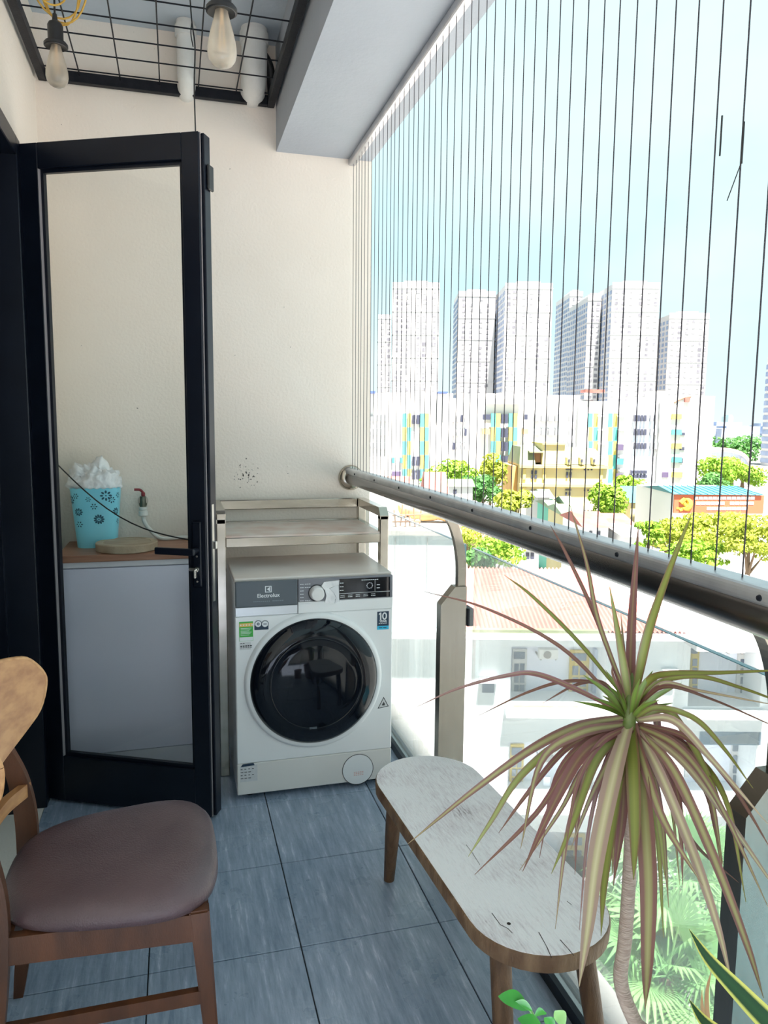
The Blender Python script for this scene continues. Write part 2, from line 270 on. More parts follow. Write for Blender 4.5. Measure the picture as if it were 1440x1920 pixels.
# ------------------------------------------------------------------ mesh helpers
class MB:
    def __init__(s): s.bm = bmesh.new(); s.uv = None
    def box(s, x0, x1, y0, y1, z0, z1, bev=0, seg=2):
        vs_ = [s.bm.verts.new(p) for p in ((x0,y0,z0),(x1,y0,z0),(x1,y1,z0),(x0,y1,z0),(x0,y0,z1),(x1,y0,z1),(x1,y1,z1),(x0,y1,z1))]
        fs = [s.bm.faces.new([vs_[i] for i in q]) for q in ((3,2,1,0),(4,5,6,7),(0,1,5,4),(1,2,6,5),(2,3,7,6),(3,0,4,7))]
        if bev:
            es = set(e_ for f_ in fs for e_ in f_.edges)
            bmesh.ops.bevel(s.bm, geom=list(es), offset=bev, segments=seg, profile=0.5, affect='EDGES')
        return s
    def fbox(s, u0, u1, d0, d1, z0, z1):
        """box in the heading frame: u to the right, d away"""
        vs_ = [s.bm.verts.new(RH*u + FH*d + ZZ*z) for u, d, z in ((u0,d0,z0),(u1,d0,z0),(u1,d1,z0),(u0,d1,z0),(u0,d0,z1),(u1,d0,z1),(u1,d1,z1),(u0,d1,z1))]
        for q in ((3,2,1,0),(4,5,6,7),(0,1,5,4),(1,2,6,5),(2,3,7,6),(3,0,4,7)): s.bm.faces.new([vs_[i] for i in q])
        return s
    def prism(s, pts, vec):
        """extrude a planar polygon (3D points) by vec"""
        a = [s.bm.verts.new(p) for p in pts]; b = [s.bm.verts.new(Vector(p)+Vector(vec)) for p in pts]; k = len(a)
        s.bm.faces.new(a[::-1]); s.bm.faces.new(b)
        for i in range(k): s.bm.faces.new((a[i], a[(i+1) % k], b[(i+1) % k], b[i]))
        return s
    def tube(s, pts, rad, seg=8, cap=True, flat=None):
        pts = [Vector(p) for p in pts]; k = len(pts); rings = []; ref = None
        for i, p in enumerate(pts):
            t_ = (pts[min(i+1, k-1)] - pts[max(i-1, 0)]).normalized()
            if ref is None:
                ref = Vector((0, 0, 1)) if abs(t_.z) < 0.9 else Vector((1, 0, 0))
            a = (ref - t_*ref.dot(t_)).normalized(); ref = a; b = t_.cross(a)
            rr = rad[i] if isinstance(rad, (list, tuple)) else rad
            rings.append([s.bm.verts.new(p + (a*math.cos(2*PI*j/seg) + b*math.sin(2*PI*j/seg)*(flat or 1))*rr) for j in range(seg)])
        for i in range(k-1):
            for j in range(seg):
                s.bm.faces.new((rings[i][j], rings[i][(j+1) % seg], rings[i+1][(j+1) % seg], rings[i+1][j]))
        if cap:
            s.bm.faces.new(rings[0][::-1]); s.bm.faces.new(rings[-1])
        return s
    def lathe(s, prof, c=(0, 0, 0), ax='z', seg=32, cap=False):
        """prof = [(radius, height)...]"""
        c = Vector(c); rings = []
        for r_, h in prof:
            ring = []
            for j in range(seg):
                a = 2*PI*j/seg; x, y = r_*math.cos(a), r_*math.sin(a)
                p = (x, y, h) if ax == 'z' else ((x, h, y) if ax == 'y' else (h, x, y))
                ring.append(s.bm.verts.new(c + Vector(p)))
            rings.append(ring)
        for i in range(len(rings)-1):
            for j in range(seg): s.bm.faces.new((rings[i][j], rings[i][(j+1) % seg], rings[i+1][(j+1) % seg], rings[i+1][j]))
        if cap: s.bm.faces.new(rings[0][::-1]); s.bm.faces.new(rings[-1])
        bmesh.ops.recalc_face_normals(s.bm, faces=s.bm.faces)
        return s
    def grid(s, rows):
        v = [[s.bm.verts.new(p) for p in r_] for r_ in rows]
        for i in range(len(v)-1):
            for j in range(len(v[i])-1): s.bm.faces.new((v[i][j], v[i][j+1], v[i+1][j+1], v[i+1][j]))
        return s
    def quad(s, *p): s.bm.faces.new([s.bm.verts.new(q) for q in p]); return s

def mat4(o):
    m_ = Matrix.Translation(o.location) @ o.rotation_euler.to_matrix().to_4x4()
    return (mat4(o.parent) @ m_) if o.parent else m_
def build(name, mb, material, parent=None, smooth=False, local=False, label=None, kind=None):
    """one mesh object; geometry given in world space unless local"""
    if parent is not None and not local: mb.bm.transform(mat4(parent).inverted())
    me = bpy.data.meshes.new(name)
    bmesh.ops.recalc_face_normals(mb.bm, faces=mb.bm.faces) if not getattr(mb, 'keep', False) else None
    mb.bm.to_mesh(me); mb.bm.free()
    me.materials.append(MATS[material])
    if smooth:
        for p in me.polygons: p.use_smooth = True
        if smooth is not True and hasattr(me, 'set_sharp_from_angle'): me.set_sharp_from_angle(angle=math.radians(smooth))
    o = bpy.data.objects.new(name, me); C.objects.link(o)
    if parent is not None: o.parent = parent
    if label: o['label'] = label
    if kind: o['kind'] = kind
    return o
def inst(name, src, parent, loc, rot=(0, 0, 0)):
    """another object on the same mesh data, placed in the parent's space"""
    o = src.copy(); o.name = name; C.objects.link(o); o.parent = parent; o.location = loc; o.rotation_euler = rot
    return o
def tag(o, label, cat, group=None):
    o['label'] = label; o['category'] = cat
    if group: o['group'] = group
    return o
def thing(name, label, cat, loc, rz=0, group=None):
    o = bpy.data.objects.new(name, None); C.objects.link(o); o.empty_display_size = 0.05
    o.location = loc; o.rotation_euler = (0, 0, rz); tag(o, label, cat, group)
    return o
def struct(o, label=None):
    o['kind'] = 'structure'
    if label: o['label'] = label
    return o
def setting(name, label, loc=(0, 0, 0), rz=0):
    o = bpy.data.objects.new(name, None); C.objects.link(o); o.location = loc; o.rotation_euler = (0, 0, rz); o.empty_display_size = 0.05
    return struct(o, label)
def spline(pts, k=6):
    pts = [Vector(p) for p in pts]
    if len(pts) < 3: return [pts[0].lerp(pts[-1], i/k) for i in range(k+1)]
    res = []
    ext = [pts[0]*2-pts[1]] + pts + [pts[-1]*2-pts[-2]]
    for i in range(1, len(ext)-2):
        a, b_, c_, d_ = ext[i-1], ext[i], ext[i+1], ext[i+2]
        for j in range(k):
            t_ = j/k
            res.append(0.5*((2*b_) + (c_-a)*t_ + (2*a-5*b_+4*c_-d_)*t_*t_ + (3*b_-a-3*c_+d_)*t_**3))
    res.append(pts[-1]); return res
def text_mesh(body, size, center, name, material, parent, bold=0.0, spacing=1.0):
    """flat lettering facing -Y, centred on a point"""
    cu = bpy.data.curves.new('lettering', 'FONT'); cu.body = body; cu.size = size; cu.align_x = 'CENTER'; cu.align_y = 'CENTER'; cu.offset = bold; cu.space_character = spacing; cu.extrude = 0.0004; cu.resolution_u = 3
    tmp = bpy.data.objects.new('lettering', cu); C.objects.link(tmp)
    dg = bpy.context.evaluated_depsgraph_get(); me = bpy.data.meshes.new_from_object(tmp.evaluated_get(dg))
    bpy.data.objects.remove(tmp); bpy.data.curves.remove(cu)
    me.transform(Matrix.Translation(center) @ Matrix.Rotation(PI/2, 4, 'X'))
    me.transform(mat4(parent).inverted())
    me.materials.clear(); me.materials.append(MATS[material]); me.name = name
    o = bpy.data.objects.new(name, me); C.objects.link(o); o.parent = parent
    return o

# ------------------------------------------------------------------ room shell
XL, XG, YE, ZC = -0.5, 0.91, 3.4, 3.0          # left wall, glass line, end wall, ceiling
YN = -1.3; YC = -0.5  # roof cut short at YC, out of view, to let daylight in
#                                      # near end of the balcony
fl = build('floor', MB().box(XL-0.1, 1.0, YN, YE+0.1, -0.25, -0.006), 'grout'); struct(fl, 'dark slate tile balcony floor')
TS, gap = 0.4, 0.0035
tile = None
ys = [2.297 + 0.404*k for k in range(-9, 3)]
xs = [-0.5, -0.1, 0.3, 0.7, 0.935]
for j, y0 in enumerate(ys):
    y1 = min(y0+0.404, YE)
    for i in range(4):
        x0, x1 = xs[i], xs[i+1]
        o = build('tile', MB().box(x0+gap/2, x1-gap/2, y0+gap/2, y1-gap/2, -0.006, 0.0, 0.0012, 1), 'slate', fl)
struct(build('floor_edge', MB().box(0.935, 1.02, YN, YE+0.1, -0.25, 0.03), 'concrete'), 'concrete edge of the balcony slab')
wb = build('wall_back', MB().box(XL-0.2, 0.87, YE, YE+0.2, -0.25, ZC+0.1), 'plaster_end'); struct(wb, 'cream plaster wall closing the balcony')
# left wall with the doorway Y 1.93..2.93
YD0, YD1, ZD = 1.9, 2.93, 2.365
wl = build('wall_left', MB().box(XL-0.2, XL, YD1, YE, -0.25, ZC+0.1).box(XL-0.2, XL, YN, YD0, -0.25, ZC+0.1).box(XL-0.2, XL, YD0, YD1, ZD, ZC+0.1).box(XL-0.2, XL, YD0, YD1, -0.25, 0.0), 'plaster')
struct(wl, 'cream plaster wall with the doorway')
struct(build('ceiling', MB().box(XL-0.2, 1.0, YC, YE+0.2, ZC, ZC+0.2), 'ceiling_paint'), 'grey painted concrete ceiling')
struct(build('ceiling_beam', MB().box(0.446, 0.87, YC, YE, 2.575, ZC), 'beam_paint'), 'white painted ceiling beam along the open side')
struct(build('wall_near', MB().box(XL, 0.87, YN-0.12, YN, -0.25, 1.0), 'plaster'), 'low plaster parapet at the near end')
# room behind the doorway
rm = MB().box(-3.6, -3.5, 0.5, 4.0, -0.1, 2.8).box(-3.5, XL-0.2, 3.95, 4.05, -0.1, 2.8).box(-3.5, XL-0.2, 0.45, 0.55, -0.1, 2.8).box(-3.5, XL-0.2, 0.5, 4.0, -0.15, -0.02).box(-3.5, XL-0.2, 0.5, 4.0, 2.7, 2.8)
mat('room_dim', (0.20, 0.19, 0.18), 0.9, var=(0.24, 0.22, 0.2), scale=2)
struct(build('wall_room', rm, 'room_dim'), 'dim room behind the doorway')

# door frame around the opening
fr = setting('trim_1', 'black aluminium door frame around the doorway', (XL, YD0, 0))
build('jamb', MB().box(XL-0.13, XL+0.012, YD1-0.065, YD1, 0, ZD, 0.003, 1), 'black_aluminium', fr)
build('jamb', MB().box(XL-0.13, XL+0.012, YD0, YD0+0.065, 0, ZD, 0.003, 1), 'black_aluminium', fr)
build('head', MB().box(XL-0.13, XL+0.012, YD0+0.065, YD1-0.065, ZD-0.065, ZD, 0.003, 1), 'black_aluminium', fr)
build('stop_bead', MB().box(XL-0.13, XL-0.09, YD1-0.085, YD1-0.065, 0, ZD-0.065), 'black_aluminium', fr)
for z in (0.45, 1.2, 1.98):
    build('screw_cap', MB().lathe([(0.0, 0.006), (0.006, 0.005), (0.007, 0)], (XL-0.04, YD1-0.065, z), 'y', 10), 'rebate_grey', fr)

# door leaf, standing open: local x from hinge to lock edge, local y away from the viewer
hx, hy = -0.490, 2.915
LW, LT = 0.665, 0.05
ang = math.atan2(2.616-hy, 0.102-hx)
LZ0, LZ1 = 0.012, 2.352
dr = setting('door_1', 'black framed glass door standing open', (hx, hy, 0), ang)
def dbox(*a, bev=0.002): return MB().box(*a, bev, 1)
GX0, GX1, GZ0, GZ1 = 0.068, 0.592, 0.185, 2.268
build('stile', dbox(0, GX0, 0, LT, LZ0, LZ1), 'black_aluminium', dr, local=True)
st = build('stile', dbox(GX1, LW-0.012, 0, LT, LZ0, LZ1), 'black_aluminium', dr, local=True)
build('edge_rebate', dbox(LW-0.012, LW, 0.018, LT+0.012, LZ0, LZ1), 'black_aluminium', dr, local=True)
build('edge_seal', MB().box(LW-0.012, LW-0.0105+0.001, 0.009, 0.0125, LZ0, LZ1), 'rebate_grey', dr, local=True)
build('rail', dbox(GX0, GX1, 0, LT, GZ1, LZ1), 'black_aluminium', dr, local=True)
build('rail', dbox(GX0, GX1, 0, LT, LZ0, GZ0), 'black_aluminium', dr, local=True)
bd = MB()
for (a, b_, z0, z1) in ((GX0, GX0+0.012, GZ0, GZ1), (GX1-0.012, GX1, GZ0, GZ1)): bd.box(a, b_, 0.014, 0.030, z0, z1)
for (z0, z1) in ((GZ0, GZ0+0.012), (GZ1-0.012, GZ1)): bd.box(GX0+0.012, GX1-0.012, 0.014, 0.030, z0, z1)
build('glazing_bead', bd, 'black_aluminium', dr, local=True)
build('seal_strip', MB().box(GX0, GX0+0.0015, 0.001, 0.014, GZ0, GZ1), 'rebate_grey', dr, local=True)
build('glass_pane', MB().box(GX0+0.004, GX1-0.004, 0.018, 0.026, GZ0+0.004, GZ1-0.004), 'door_glass', dr, local=True)
hp = build('handle_plate', MB().box(0.604, 0.640, -0.008, 0, 0.855, 1.085, 0.006, 2), 'black_aluminium', dr, local=True)
build('lever', MB().tube([(0.622, -0.008, 0.985), (0.622, -0.05, 0.985)], 0.010, 12).box(0.490, 0.634, -0.058, -0.044, 0.973, 0.997, 0.003, 1), 'black_aluminium', hp, local=True)
build('lever', MB().tube([(0.622, LT, 0.995), (0.622, LT+0.045, 0.995)], 0.010, 12).box(0.560, 0.634, LT+0.036, LT+0.05, 0.985, 1.009, 0.003, 1), 'black_aluminium', dr, local=True)
build('key_cylinder', MB().lathe([(0, -0.016), (0.0085, -0.015), (0.009, -0.008)], (0.622, 0, 0.918), 'y', 16), 'zinc', hp, local=True, smooth=40)
build('key', MB().box(0.600, 0.630, -0.030, -0.015, 0.915, 0.925, 0.003, 1).box(0.619, 0.626, -0.032, -0.016, 0.890, 0.922, 0.002, 1), 'zinc', hp, local=True)
for z in (0.875, 0.963):
    build('screw', MB().lathe([(0, -0.010), (0.0035, -0.0095), (0.004, -0.008)], (0.622, 0, z), 'y', 10), 'zinc', hp, local=True)
lk = build('lock_plate', MB().box(LW, LW+0.0015, 0.024, 0.040, 0.80, 1.14), 'zinc', dr, local=True)
build('latch', MB().box(LW, LW+0.014, 0.026, 0.038, 0.985, 1.012, 0.002, 1), 'zinc', lk, local=True)
build('strike_bracket', MB().box(LW+0.001, LW+0.010, 0.03, LT+0.018, 2.18, 2.26, 0.003, 1), 'black_plastic', dr, local=True)
for z in (0.3, 1.2, 2.1):
    build('hinge', MB().tube([(-0.008, -0.004, z-0.05), (-0.008, -0.004, z+0.05)], 0.009, 10), 'black_aluminium', dr, local=True)
dm = mat4(dr)

# ------------------------------------------------------------------ railing
rl = thing('balcony_railing', 'brushed steel balcony railing with glass panes and round handrail', 'railing', (0.86, 1.6, 0))
RX, RZ, RR = 0.778, 1.170, 0.031
hr = build('handrail', MB().tube([(RX, YN+0.01, RZ), (RX, 3.385, RZ)], RR, 28), 'steel_rail', rl, smooth=60)
build('wall_flange', MB().lathe([(0.031, -0.022), (0.05, -0.018), (0.058, -0.008), (0.058, -0.0005)], (RX, 3.4, RZ), 'y', 32), 'steel', rl, smooth=40)
for py_ in (2.25, 0.90, -0.45):
    prof = [(0.81, py_-0.02, 0.002), (0.81, py_-0.02, 0.845), (0.858, py_-0.02, 0.902), (0.898, py_-0.02, 0.902), (0.898, py_-0.02, 0.002)]
    p = build('post', MB().prism(prof, (0, 0.04, 0)), 'steel_post', rl)
    arc = spline([(0.884, py_, 0.90), (0.882, py_, 0.98), (0.868, py_, 1.06), (0.840, py_, 1.125), (0.800, py_, 1.157)], 5)
    rows_l, rows_r = [], []
    mb = MB()
    for i, q in enumerate(arc):
        t_ = (arc[min(i+1, len(arc)-1)] - arc[max(i-1, 0)]).normalized(); nrm = Vector((t_.z, 0, -t_.x))
        w_ = 0.014
        rows_l.append([q - nrm*w_ + Vector((0, -0.012, 0)), q + nrm*w_ + Vector((0, -0.012, 0)), q + nrm*w_ + Vector((0, 0.012, 0)), q - nrm*w_ + Vector((0, 0.012, 0)), q - nrm*w_ + Vector((0, -0.012, 0))])
    mb.grid(rows_l)
    bmesh.ops.remove_doubles(mb.bm, verts=mb.bm.verts, dist=1e-5)
    build('rail_bracket', mb, 'steel_post', p)
    for z in (0.22, 0.80):
        cl = build('glass_clamp', MB().box(0.898, 0.922, py_-0.028, py_+0.028, z-0.03, z+0.03, 0.003, 1), 'black_steel', p)
pn = [(2.285, 3.385), (0.935, 2.215), (-0.415, 0.865), (YN+0.02, -0.485)]
for a, b_ in pn:
    g = build('glass_pane', MB().box(0.903, 0.915, a, b_, 0.03, 1.03), 'rail_glass', rl)
    build('glass_edge', MB().box(0.9035, 0.9145, a-0.0015, a, 0.03, 1.03).box(0.9035, 0.9145, a, b_, 1.03, 1.0312), 'glass_edge', g)
build('floor_channel', MB().box(0.885, 0.900, YN+0.01, 3.395, 0.0, 0.035).box(0.918, 0.933, YN+0.01, 3.395, 0.0, 0.035).box(0.900, 0.918, YN+0.01, 3.395, 0.0, 0.012), 'black_aluminium', rl)

# ------------------------------------------------------------------ safety cables
gr = thing('safety_cable_grille', 'fine upright steel safety cables strung between beam and handrail', 'cable grille', (RX, 1.6, 1.2))
TZ = 2.545
build('top_track', MB().box(RX-0.016, RX+0.016, YC+0.01, 3.398, TZ, 2.5745, 0.006, 2), 'aluminium', gr)
bt = build('bottom_track', MB().box(RX-0.027, RX+0.027, YC+0.01, 3.396, RZ+RR-0.016, RZ+RR+0.012, 0.011, 4), 'aluminium', gr)
for k in range(14):
    y = 3.2 - 0.34*k
    if y < YC+0.1: break
    build('screw', MB().lathe([(0.0, -0.0035), (0.0038, -0.003), (0.0048, 0)], (RX-0.0265, y, RZ+RR-0.002), 'x', 10), 'black_steel', bt)
cz0, cz1 = RZ+RR+0.011, TZ+0.002
c0 = None; k = 0; y = 3.363
while y > YC+0.02:
    jx = rnd.uniform(-0.0015, 0.0015)
    if c0 is None:
        c0 = build('cable', MB().tube([(RX, y, cz0), (RX, y, cz1)], 0.00125, 5), 'cable_coat', gr); c0y = y
    else:
        inst('cable', c0, gr, (jx, y-c0y, 0))
    k += 1; y -= 0.0552 + rnd.uniform(-0.0025, 0.0025)
for (px, py, dz, tail) in ((1354, 255, 0.028, 0), (1395, 268, 0.028, 1)):
    p = onX(px, py, RX); yy = round((3.363-p.y)/0.0552)*0.0552
    t_ = [(RX-0.002, p.y, p.z-dz), (RX-0.002, p.y, p.z+dz)]
    mb = MB().tube(t_, 0.0014, 6)
    if tail: mb.tube([(RX-0.003, p.y, p.z-dz), (RX-0.006, p.y+0.02, p.z-dz-0.045)], 0.0008, 5)
    build('cable_tie', mb, 'black_plastic', gr)

# ------------------------------------------------------------------ mesh panel under the ceiling
mg = thing('wire_mesh_panel', 'black steel wire mesh panel in a square tube frame under the ceiling', 'mesh panel', (0, 2.0, 2.76))
MZ = 2.772
fx0, fx1, fy0, fy1 = -0.485, 0.436, -0.45, 3.385
for a in ((fx0, fx0+0.03, fy0, fy1), (fx1-0.03, fx1, fy0, fy1), (fx0+0.03, fx1-0.03, fy1-0.03, fy1), (fx0+0.03, fx1-0.03, fy0, fy0+0.03)):
    build('frame_bar', MB().box(*a, MZ-0.028, MZ+0.012, 0.002, 1), 'black_steel', mg)
r0 = r1 = None
for k in range(6):
    x = -0.33 + 0.151*k
    if x > 0.40: continue
    mb = MB().tube([(x, fy0+0.03, MZ), (x, fy1-0.03, MZ)], 0.0028, 6)
    build('rod', mb, 'black_steel', mg)
y = 3.175
while y > -0.4:
    build('rod', MB().tube([(fx0+0.03, y, MZ+0.005), (fx1-0.03, y, MZ+0.005)], 0.0028, 6), 'black_steel', mg); y -= 0.148
y = 3.175+0.148
build('rod', MB().tube([(fx0+0.03, y, MZ+0.005), (fx1-0.03, y, MZ+0.005)], 0.0028, 6), 'black_steel', mg)

# pipes behind the mesh
def pipe(px, name, label, rad, ytop, py_end):
    base = onY(px, py_end, 3.36)
    x = base.x
    p_ = thing(name, label, 'pipe', (x, ytop, ZC), group=None)
    zb = base.z + rad
    pts = [(x, ytop, ZC-0.001), (x, ytop, zb+0.10)] + spline([(x, ytop, zb+0.10), (x, ytop+0.02, zb+0.03), (x, ytop+0.07, zb), (x, YE-0.002, zb)], 5)[1:]
    build('pipe_run', MB().tube(pts, rad, 18), 'pvc_white', p_, smooth=60)
    build('coupling', MB().tube([(x, ytop, ZC-0.06), (x, ytop, ZC-0.02)], rad+0.006, 18), 'pvc_white', p_, smooth=60)
    return p_
pipe(350, 'drain_pipe', 'slim white drain pipe dropping through the mesh, nearer the hanging filament bulbs', 0.036, 3.30, 185)
pp = pipe(474, 'drain_pipe', 'wide white drain pipe beside the ceiling beam, next to the black hose', 0.052, 3.28, 196)
tag(build('drain_hose', MB().tube(spline([(0.425, 3.372, 2.80), (0.415, 3.34, 2.88), (0.385, 3.33, 2.93), (0.345, 3.33, 2.96), (0.34, 3.33, 2.999)], 5), 0.018, 12), 'black_plastic', smooth=60), 'black hose curving beside the wide drain pipe', 'hose')

# pendant bulbs
def pendant(px, py_bot, dep, label, cord_top):
    bot = at(px, py_bot, dep); x, y, zb = bot
    p_ = thing('pendant_bulb', label, 'light bulb', (x, y, zb), group='filament bulbs hanging from the mesh')
    prof = [(0.0005, 0.0), (0.012, 0.0015), (0.022, 0.007), (0.029, 0.017), (0.032, 0.030), (0.031, 0.045), (0.026, 0.070), (0.019, 0.095), (0.0145, 0.112), (0.0135, 0.122)]
    gl_ = build('bulb_glass', MB().lathe(prof, bot, 'z', 28), 'bulb_glass', p_, smooth=True)
    fm = MB()
    for k in range(4):
        a = k*PI/2+0.4; fm.tube([(x+0.004*math.cos(a), y+0.004*math.sin(a), zb+0.095), (x+0.008*math.cos(a), y+0.008*math.sin(a), zb+0.035)], 0.0008, 5)
    fm.tube([(x, y, zb+0.122), (x, y, zb+0.09)], 0.004, 8)
    build('filament', fm, 'filament', p_)
    s_ = build('socket', MB().lathe([(0.014, 0.116), (0.030, 0.112), (0.033, 0.117), (0.030, 0.126), (0.022, 0.128), (0.022, 0.172), (0.018, 0.180), (0.008, 0.186), (0.006, 0.205), (0.0, 0.206)], bot, 'z', 28), 'black_plastic', p_, smooth=40)
    build('socket_rim', MB().lathe([(0.029, 0.113), (0.034, 0.1145), (0.034, 0.121), (0.029, 0.123)], bot, 'z', 28), 'black_plastic', s_, smooth=40)
    build('cord', MB().tube([(x, y, zb+0.20), (x+0.001, y, (zb+cord_top)/2+0.1), (x, y, cord_top)], 0.003, 8), 'black_plastic', p_)
    return p_, bot
pb1, b1 = pendant(417, 127, 1.66, 'larger pendant filament bulb in black socket, nearer the ceiling beam', MZ+0.004)
pb2, b2 = pendant(108, 164, 2.25, 'smaller pendant filament bulb in black socket under the coiled yellow cord', MZ+0.004)
# yellow cord looped on the mesh above the second bulb
cc = thing('coiled_cord', 'yellow fabric cord coiled over the mesh above a bulb', 'cord', (b2.x, b2.y, MZ))
for k in range(5):
    lp = []
    cx, cy = b2.x - 0.02 + 0.012*k, b2.y + rnd.uniform(-0.02, 0.02)
    for j in range(25):
        a = 2*PI*j/24
        ra = 0.05 + 0.012*(k % 3)
        lp.append((cx + ra*math.cos(a)*(0.7+0.1*k), cy + 0.03*math.sin(a*1+k), MZ + 0.012 - 0.03 + (0.075+0.008*k)*math.sin(a) - 0.045))
    build('cord_loop', MB().tube(lp, 0.0028, 6, cap=False), 'gold_cord', cc, smooth=True)
for k in range(2):
    lp = [(b2.x-0.115+0.03*k+0.045*math.cos(2*PI*j/20), b2.y+0.05, MZ-0.012+0.038*math.sin(2*PI*j/20)) for j in range(21)]
    build('cord_loop', MB().tube(lp, 0.0022, 6, cap=False), 'gold_cord', cc, smooth=True)

# thin cord from the mesh to the top of the door
dt = dm @ Vector((LW-0.03, 0.02, LZ1))
tc_ = MB().tube(spline([(dt.x-0.008, dt.y+0.03, MZ+0.003), (dt.x-0.004, dt.y+0.02, 2.70), (dt.x+0.004, dt.y+0.01, 2.62), (dt.x-0.001, dt.y, 2.50), dt], 6), 0.0022, 6)
tc_.tube(spline([(dt.x-0.004, dt.y+0.02, 2.70), (dt.x-0.008, dt.y+0.012, 2.66), (dt.x-0.002, dt.y+0.01, 2.62)], 4), 0.0018, 6)
tag(build('hanging_cord', tc_, 'black_plastic', smooth=True), 'thin black cord from the mesh down to the open glass door', 'cord')

# ------------------------------------------------------------------ washing machine
MX0, MX1, MY0, MY1, MH = 0.195, 0.795, 2.735, 3.20, 0.852
wm = thing('washing_machine', 'white front-loading washing machine with round black glass door', 'washing machine', ((MX0+MX1)/2, (MY0+MY1)/2, 0))
def c6(x, y): return (400+x*0.26049, 1020+y*0.26042)
def wp(x, y, dy=0.0): p = onY(*c6(x, y), MY0-dy); return p.x, p.z
build('body', MB().box(MX0, MX1, MY0+0.012, MY1, 0.022, MH-0.018, 0.006, 2), 'white_enamel', wm)
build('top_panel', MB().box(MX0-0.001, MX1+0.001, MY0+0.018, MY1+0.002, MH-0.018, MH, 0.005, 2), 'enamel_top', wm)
ZP = 0.147; ZF = 0.712
build('front_panel', MB().box(MX0, MX1, MY0, MY0+0.012, ZP, ZF, 0.003, 1), 'white_enamel', wm)
build('plinth', MB().box(MX0, MX1, MY0, MY0+0.012, 0.024, ZP-0.001, 0.003, 1), 'enamel_plinth', wm)
XD = wp(608, 400)[0]
build('control_strip', MB().box(XD+0.001, MX1, MY0-0.002, MY0+0.012, ZF+0.001, 0.757, 0.002, 1), 'white_enamel', wm)
cp = build('control_panel', MB().box(XD+0.001, MX1-0.001, MY0-0.004, MY0+0.014, 0.757, MH-0.008, 0.003, 2), 'mid_grey_panel', wm)
dw = build('detergent_drawer', MB().box(MX0+0.002, XD-0.001, MY0-0.005, MY0+0.012, 0.748, MH-0.008, 0.004, 2), 'grey_panel', wm)
build('drawer_grip', MB().box(MX0+0.001, XD-0.001, MY0-0.0005, MY0+0.013, ZF+0.001, 0.748, 0.002, 1), 'silver_ring', dw)
cx_, cz_ = (MX0+XD)/2 + 0.006, 0.808
text_mesh('Electrolux', 0.020, (cx_, MY0-0.0056, cz_-0.019), 'lettering', 'white_print', dw, bold=0.0003)
em = MB()
em.box(cx_-0.012, cx_+0.012, MY0-0.0062, MY0-0.005, cz_-0.007, cz_-0.004).box(cx_-0.012, cx_+0.012, MY0-0.0062, MY0-0.005, cz_+0.014, cz_+0.017)
em.box(cx_-0.012, cx_-0.009, MY0-0.0062, MY0-0.005, cz_-0.004, cz_+0.014).box(cx_+0.009, cx_+0.012, MY0-0.0062, MY0-0.005, cz_-0.004, cz_+0.014)
em.prism([(cx_-0.005, MY0-0.0062, cz_+0.005), (cx_+0.006, MY0-0.0062, cz_-0.004), (cx_+0.006, MY0-0.0062, cz_+0.014)], (0, 0.001, 0))
build('emblem', em, 'white_print', dw)
em = MB()
for k in range(16):
    if k == 9: continue
    em.box(cx_-0.055+k*0.007, cx_-0.055+k*0.007+0.005, MY0-0.0058, MY0-0.005, cz_-0.041, cz_-0.0385)
build('small_print', em, 'faint_print', dw)
kx, kz = wp(742, 350)
kn = build('program_knob', MB().lathe([(0.0, -0.034), (0.022, -0.033), (0.0255, -0.029), (0.027, -0.010), (0.029, -0.004)], (kx, MY0, kz), 'y', 36), 'knob_white', wm, smooth=35)
build('knob_ring', MB().lathe([(0.029, -0.0065), (0.032, -0.006), (0.032, -0.004)], (kx, MY0, kz), 'y', 36), 'dark_print', kn)
pr = MB()
for k in range(7):
    for s_ in (0, 1):
        zz = kz+0.034-k*0.0125
        if s_ and 2 <= k <= 4: continue
        xx = XD+0.008 if not s_ else XD+0.008+0.018
        for q in range(3 if s_ else 2): pr.box(xx+q*0.0075, xx+q*0.0075+0.006, MY0-0.0052, MY0-0.004, zz, zz+0.0022)
build('dial_print', pr, 'white_print', cp)
dx0, dz1 = wp(905, 268); dx1, dz0 = wp(1232, 388)
ds = build('display', MB().box(dx0, MX1-0.012, MY0-0.0052, MY0-0.0035, 0.760, 0.838, 0.001, 1), 'black_gloss', wm)
pr = MB()
for i in range(5):
    xx = dx0+0.004+i*0.030
    for q in range(3): pr.box(xx+q*0.006, xx+q*0.006+0.0045, MY0-0.0062, MY0-0.005, 0.767, 0.7695)
    pr.box(xx, xx+0.016, MY0-0.0062, MY0-0.005, 0.774, 0.7755)
for i in range(3):
    for q in range(2): pr.box(dx0+0.002+q*0.008, dx0+0.008+q*0.008, MY0-0.0062, MY0-0.005, 0.793+i*0.014, 0.7955+i*0.014)
for i in range(9): pr.box(dx0+0.086+i*0.0075, dx0+0.0915+i*0.0075, MY0-0.0062, MY0-0.005, 0.829, 0.8315)
for k in range(12):
    a = k*PI/6; pr.box(dx0+0.118+0.011*math.cos(a)-0.0014, dx0+0.118+0.011*math.cos(a)+0.0014, MY0-0.0062, MY0-0.005, 0.808+0.011*math.sin(a)-0.0014, 0.808+0.011*math.sin(a)+0.0014)
pr.box(dx0+0.1385, dx0+0.1395, MY0-0.0062, MY0-0.005, 0.785, 0.828)
for i in range(2): pr.box(dx0+0.146, dx0+0.158, MY0-0.0062, MY0-0.005, 0.796+i*0.012, 0.7985+i*0.012)
build('display_print', pr, 'white_print', ds)
build('divider_line', MB().box(dx0, MX1-0.014, MY0-0.0062, MY0-0.005, 0.7815, 0.7828), 'white_print', ds)
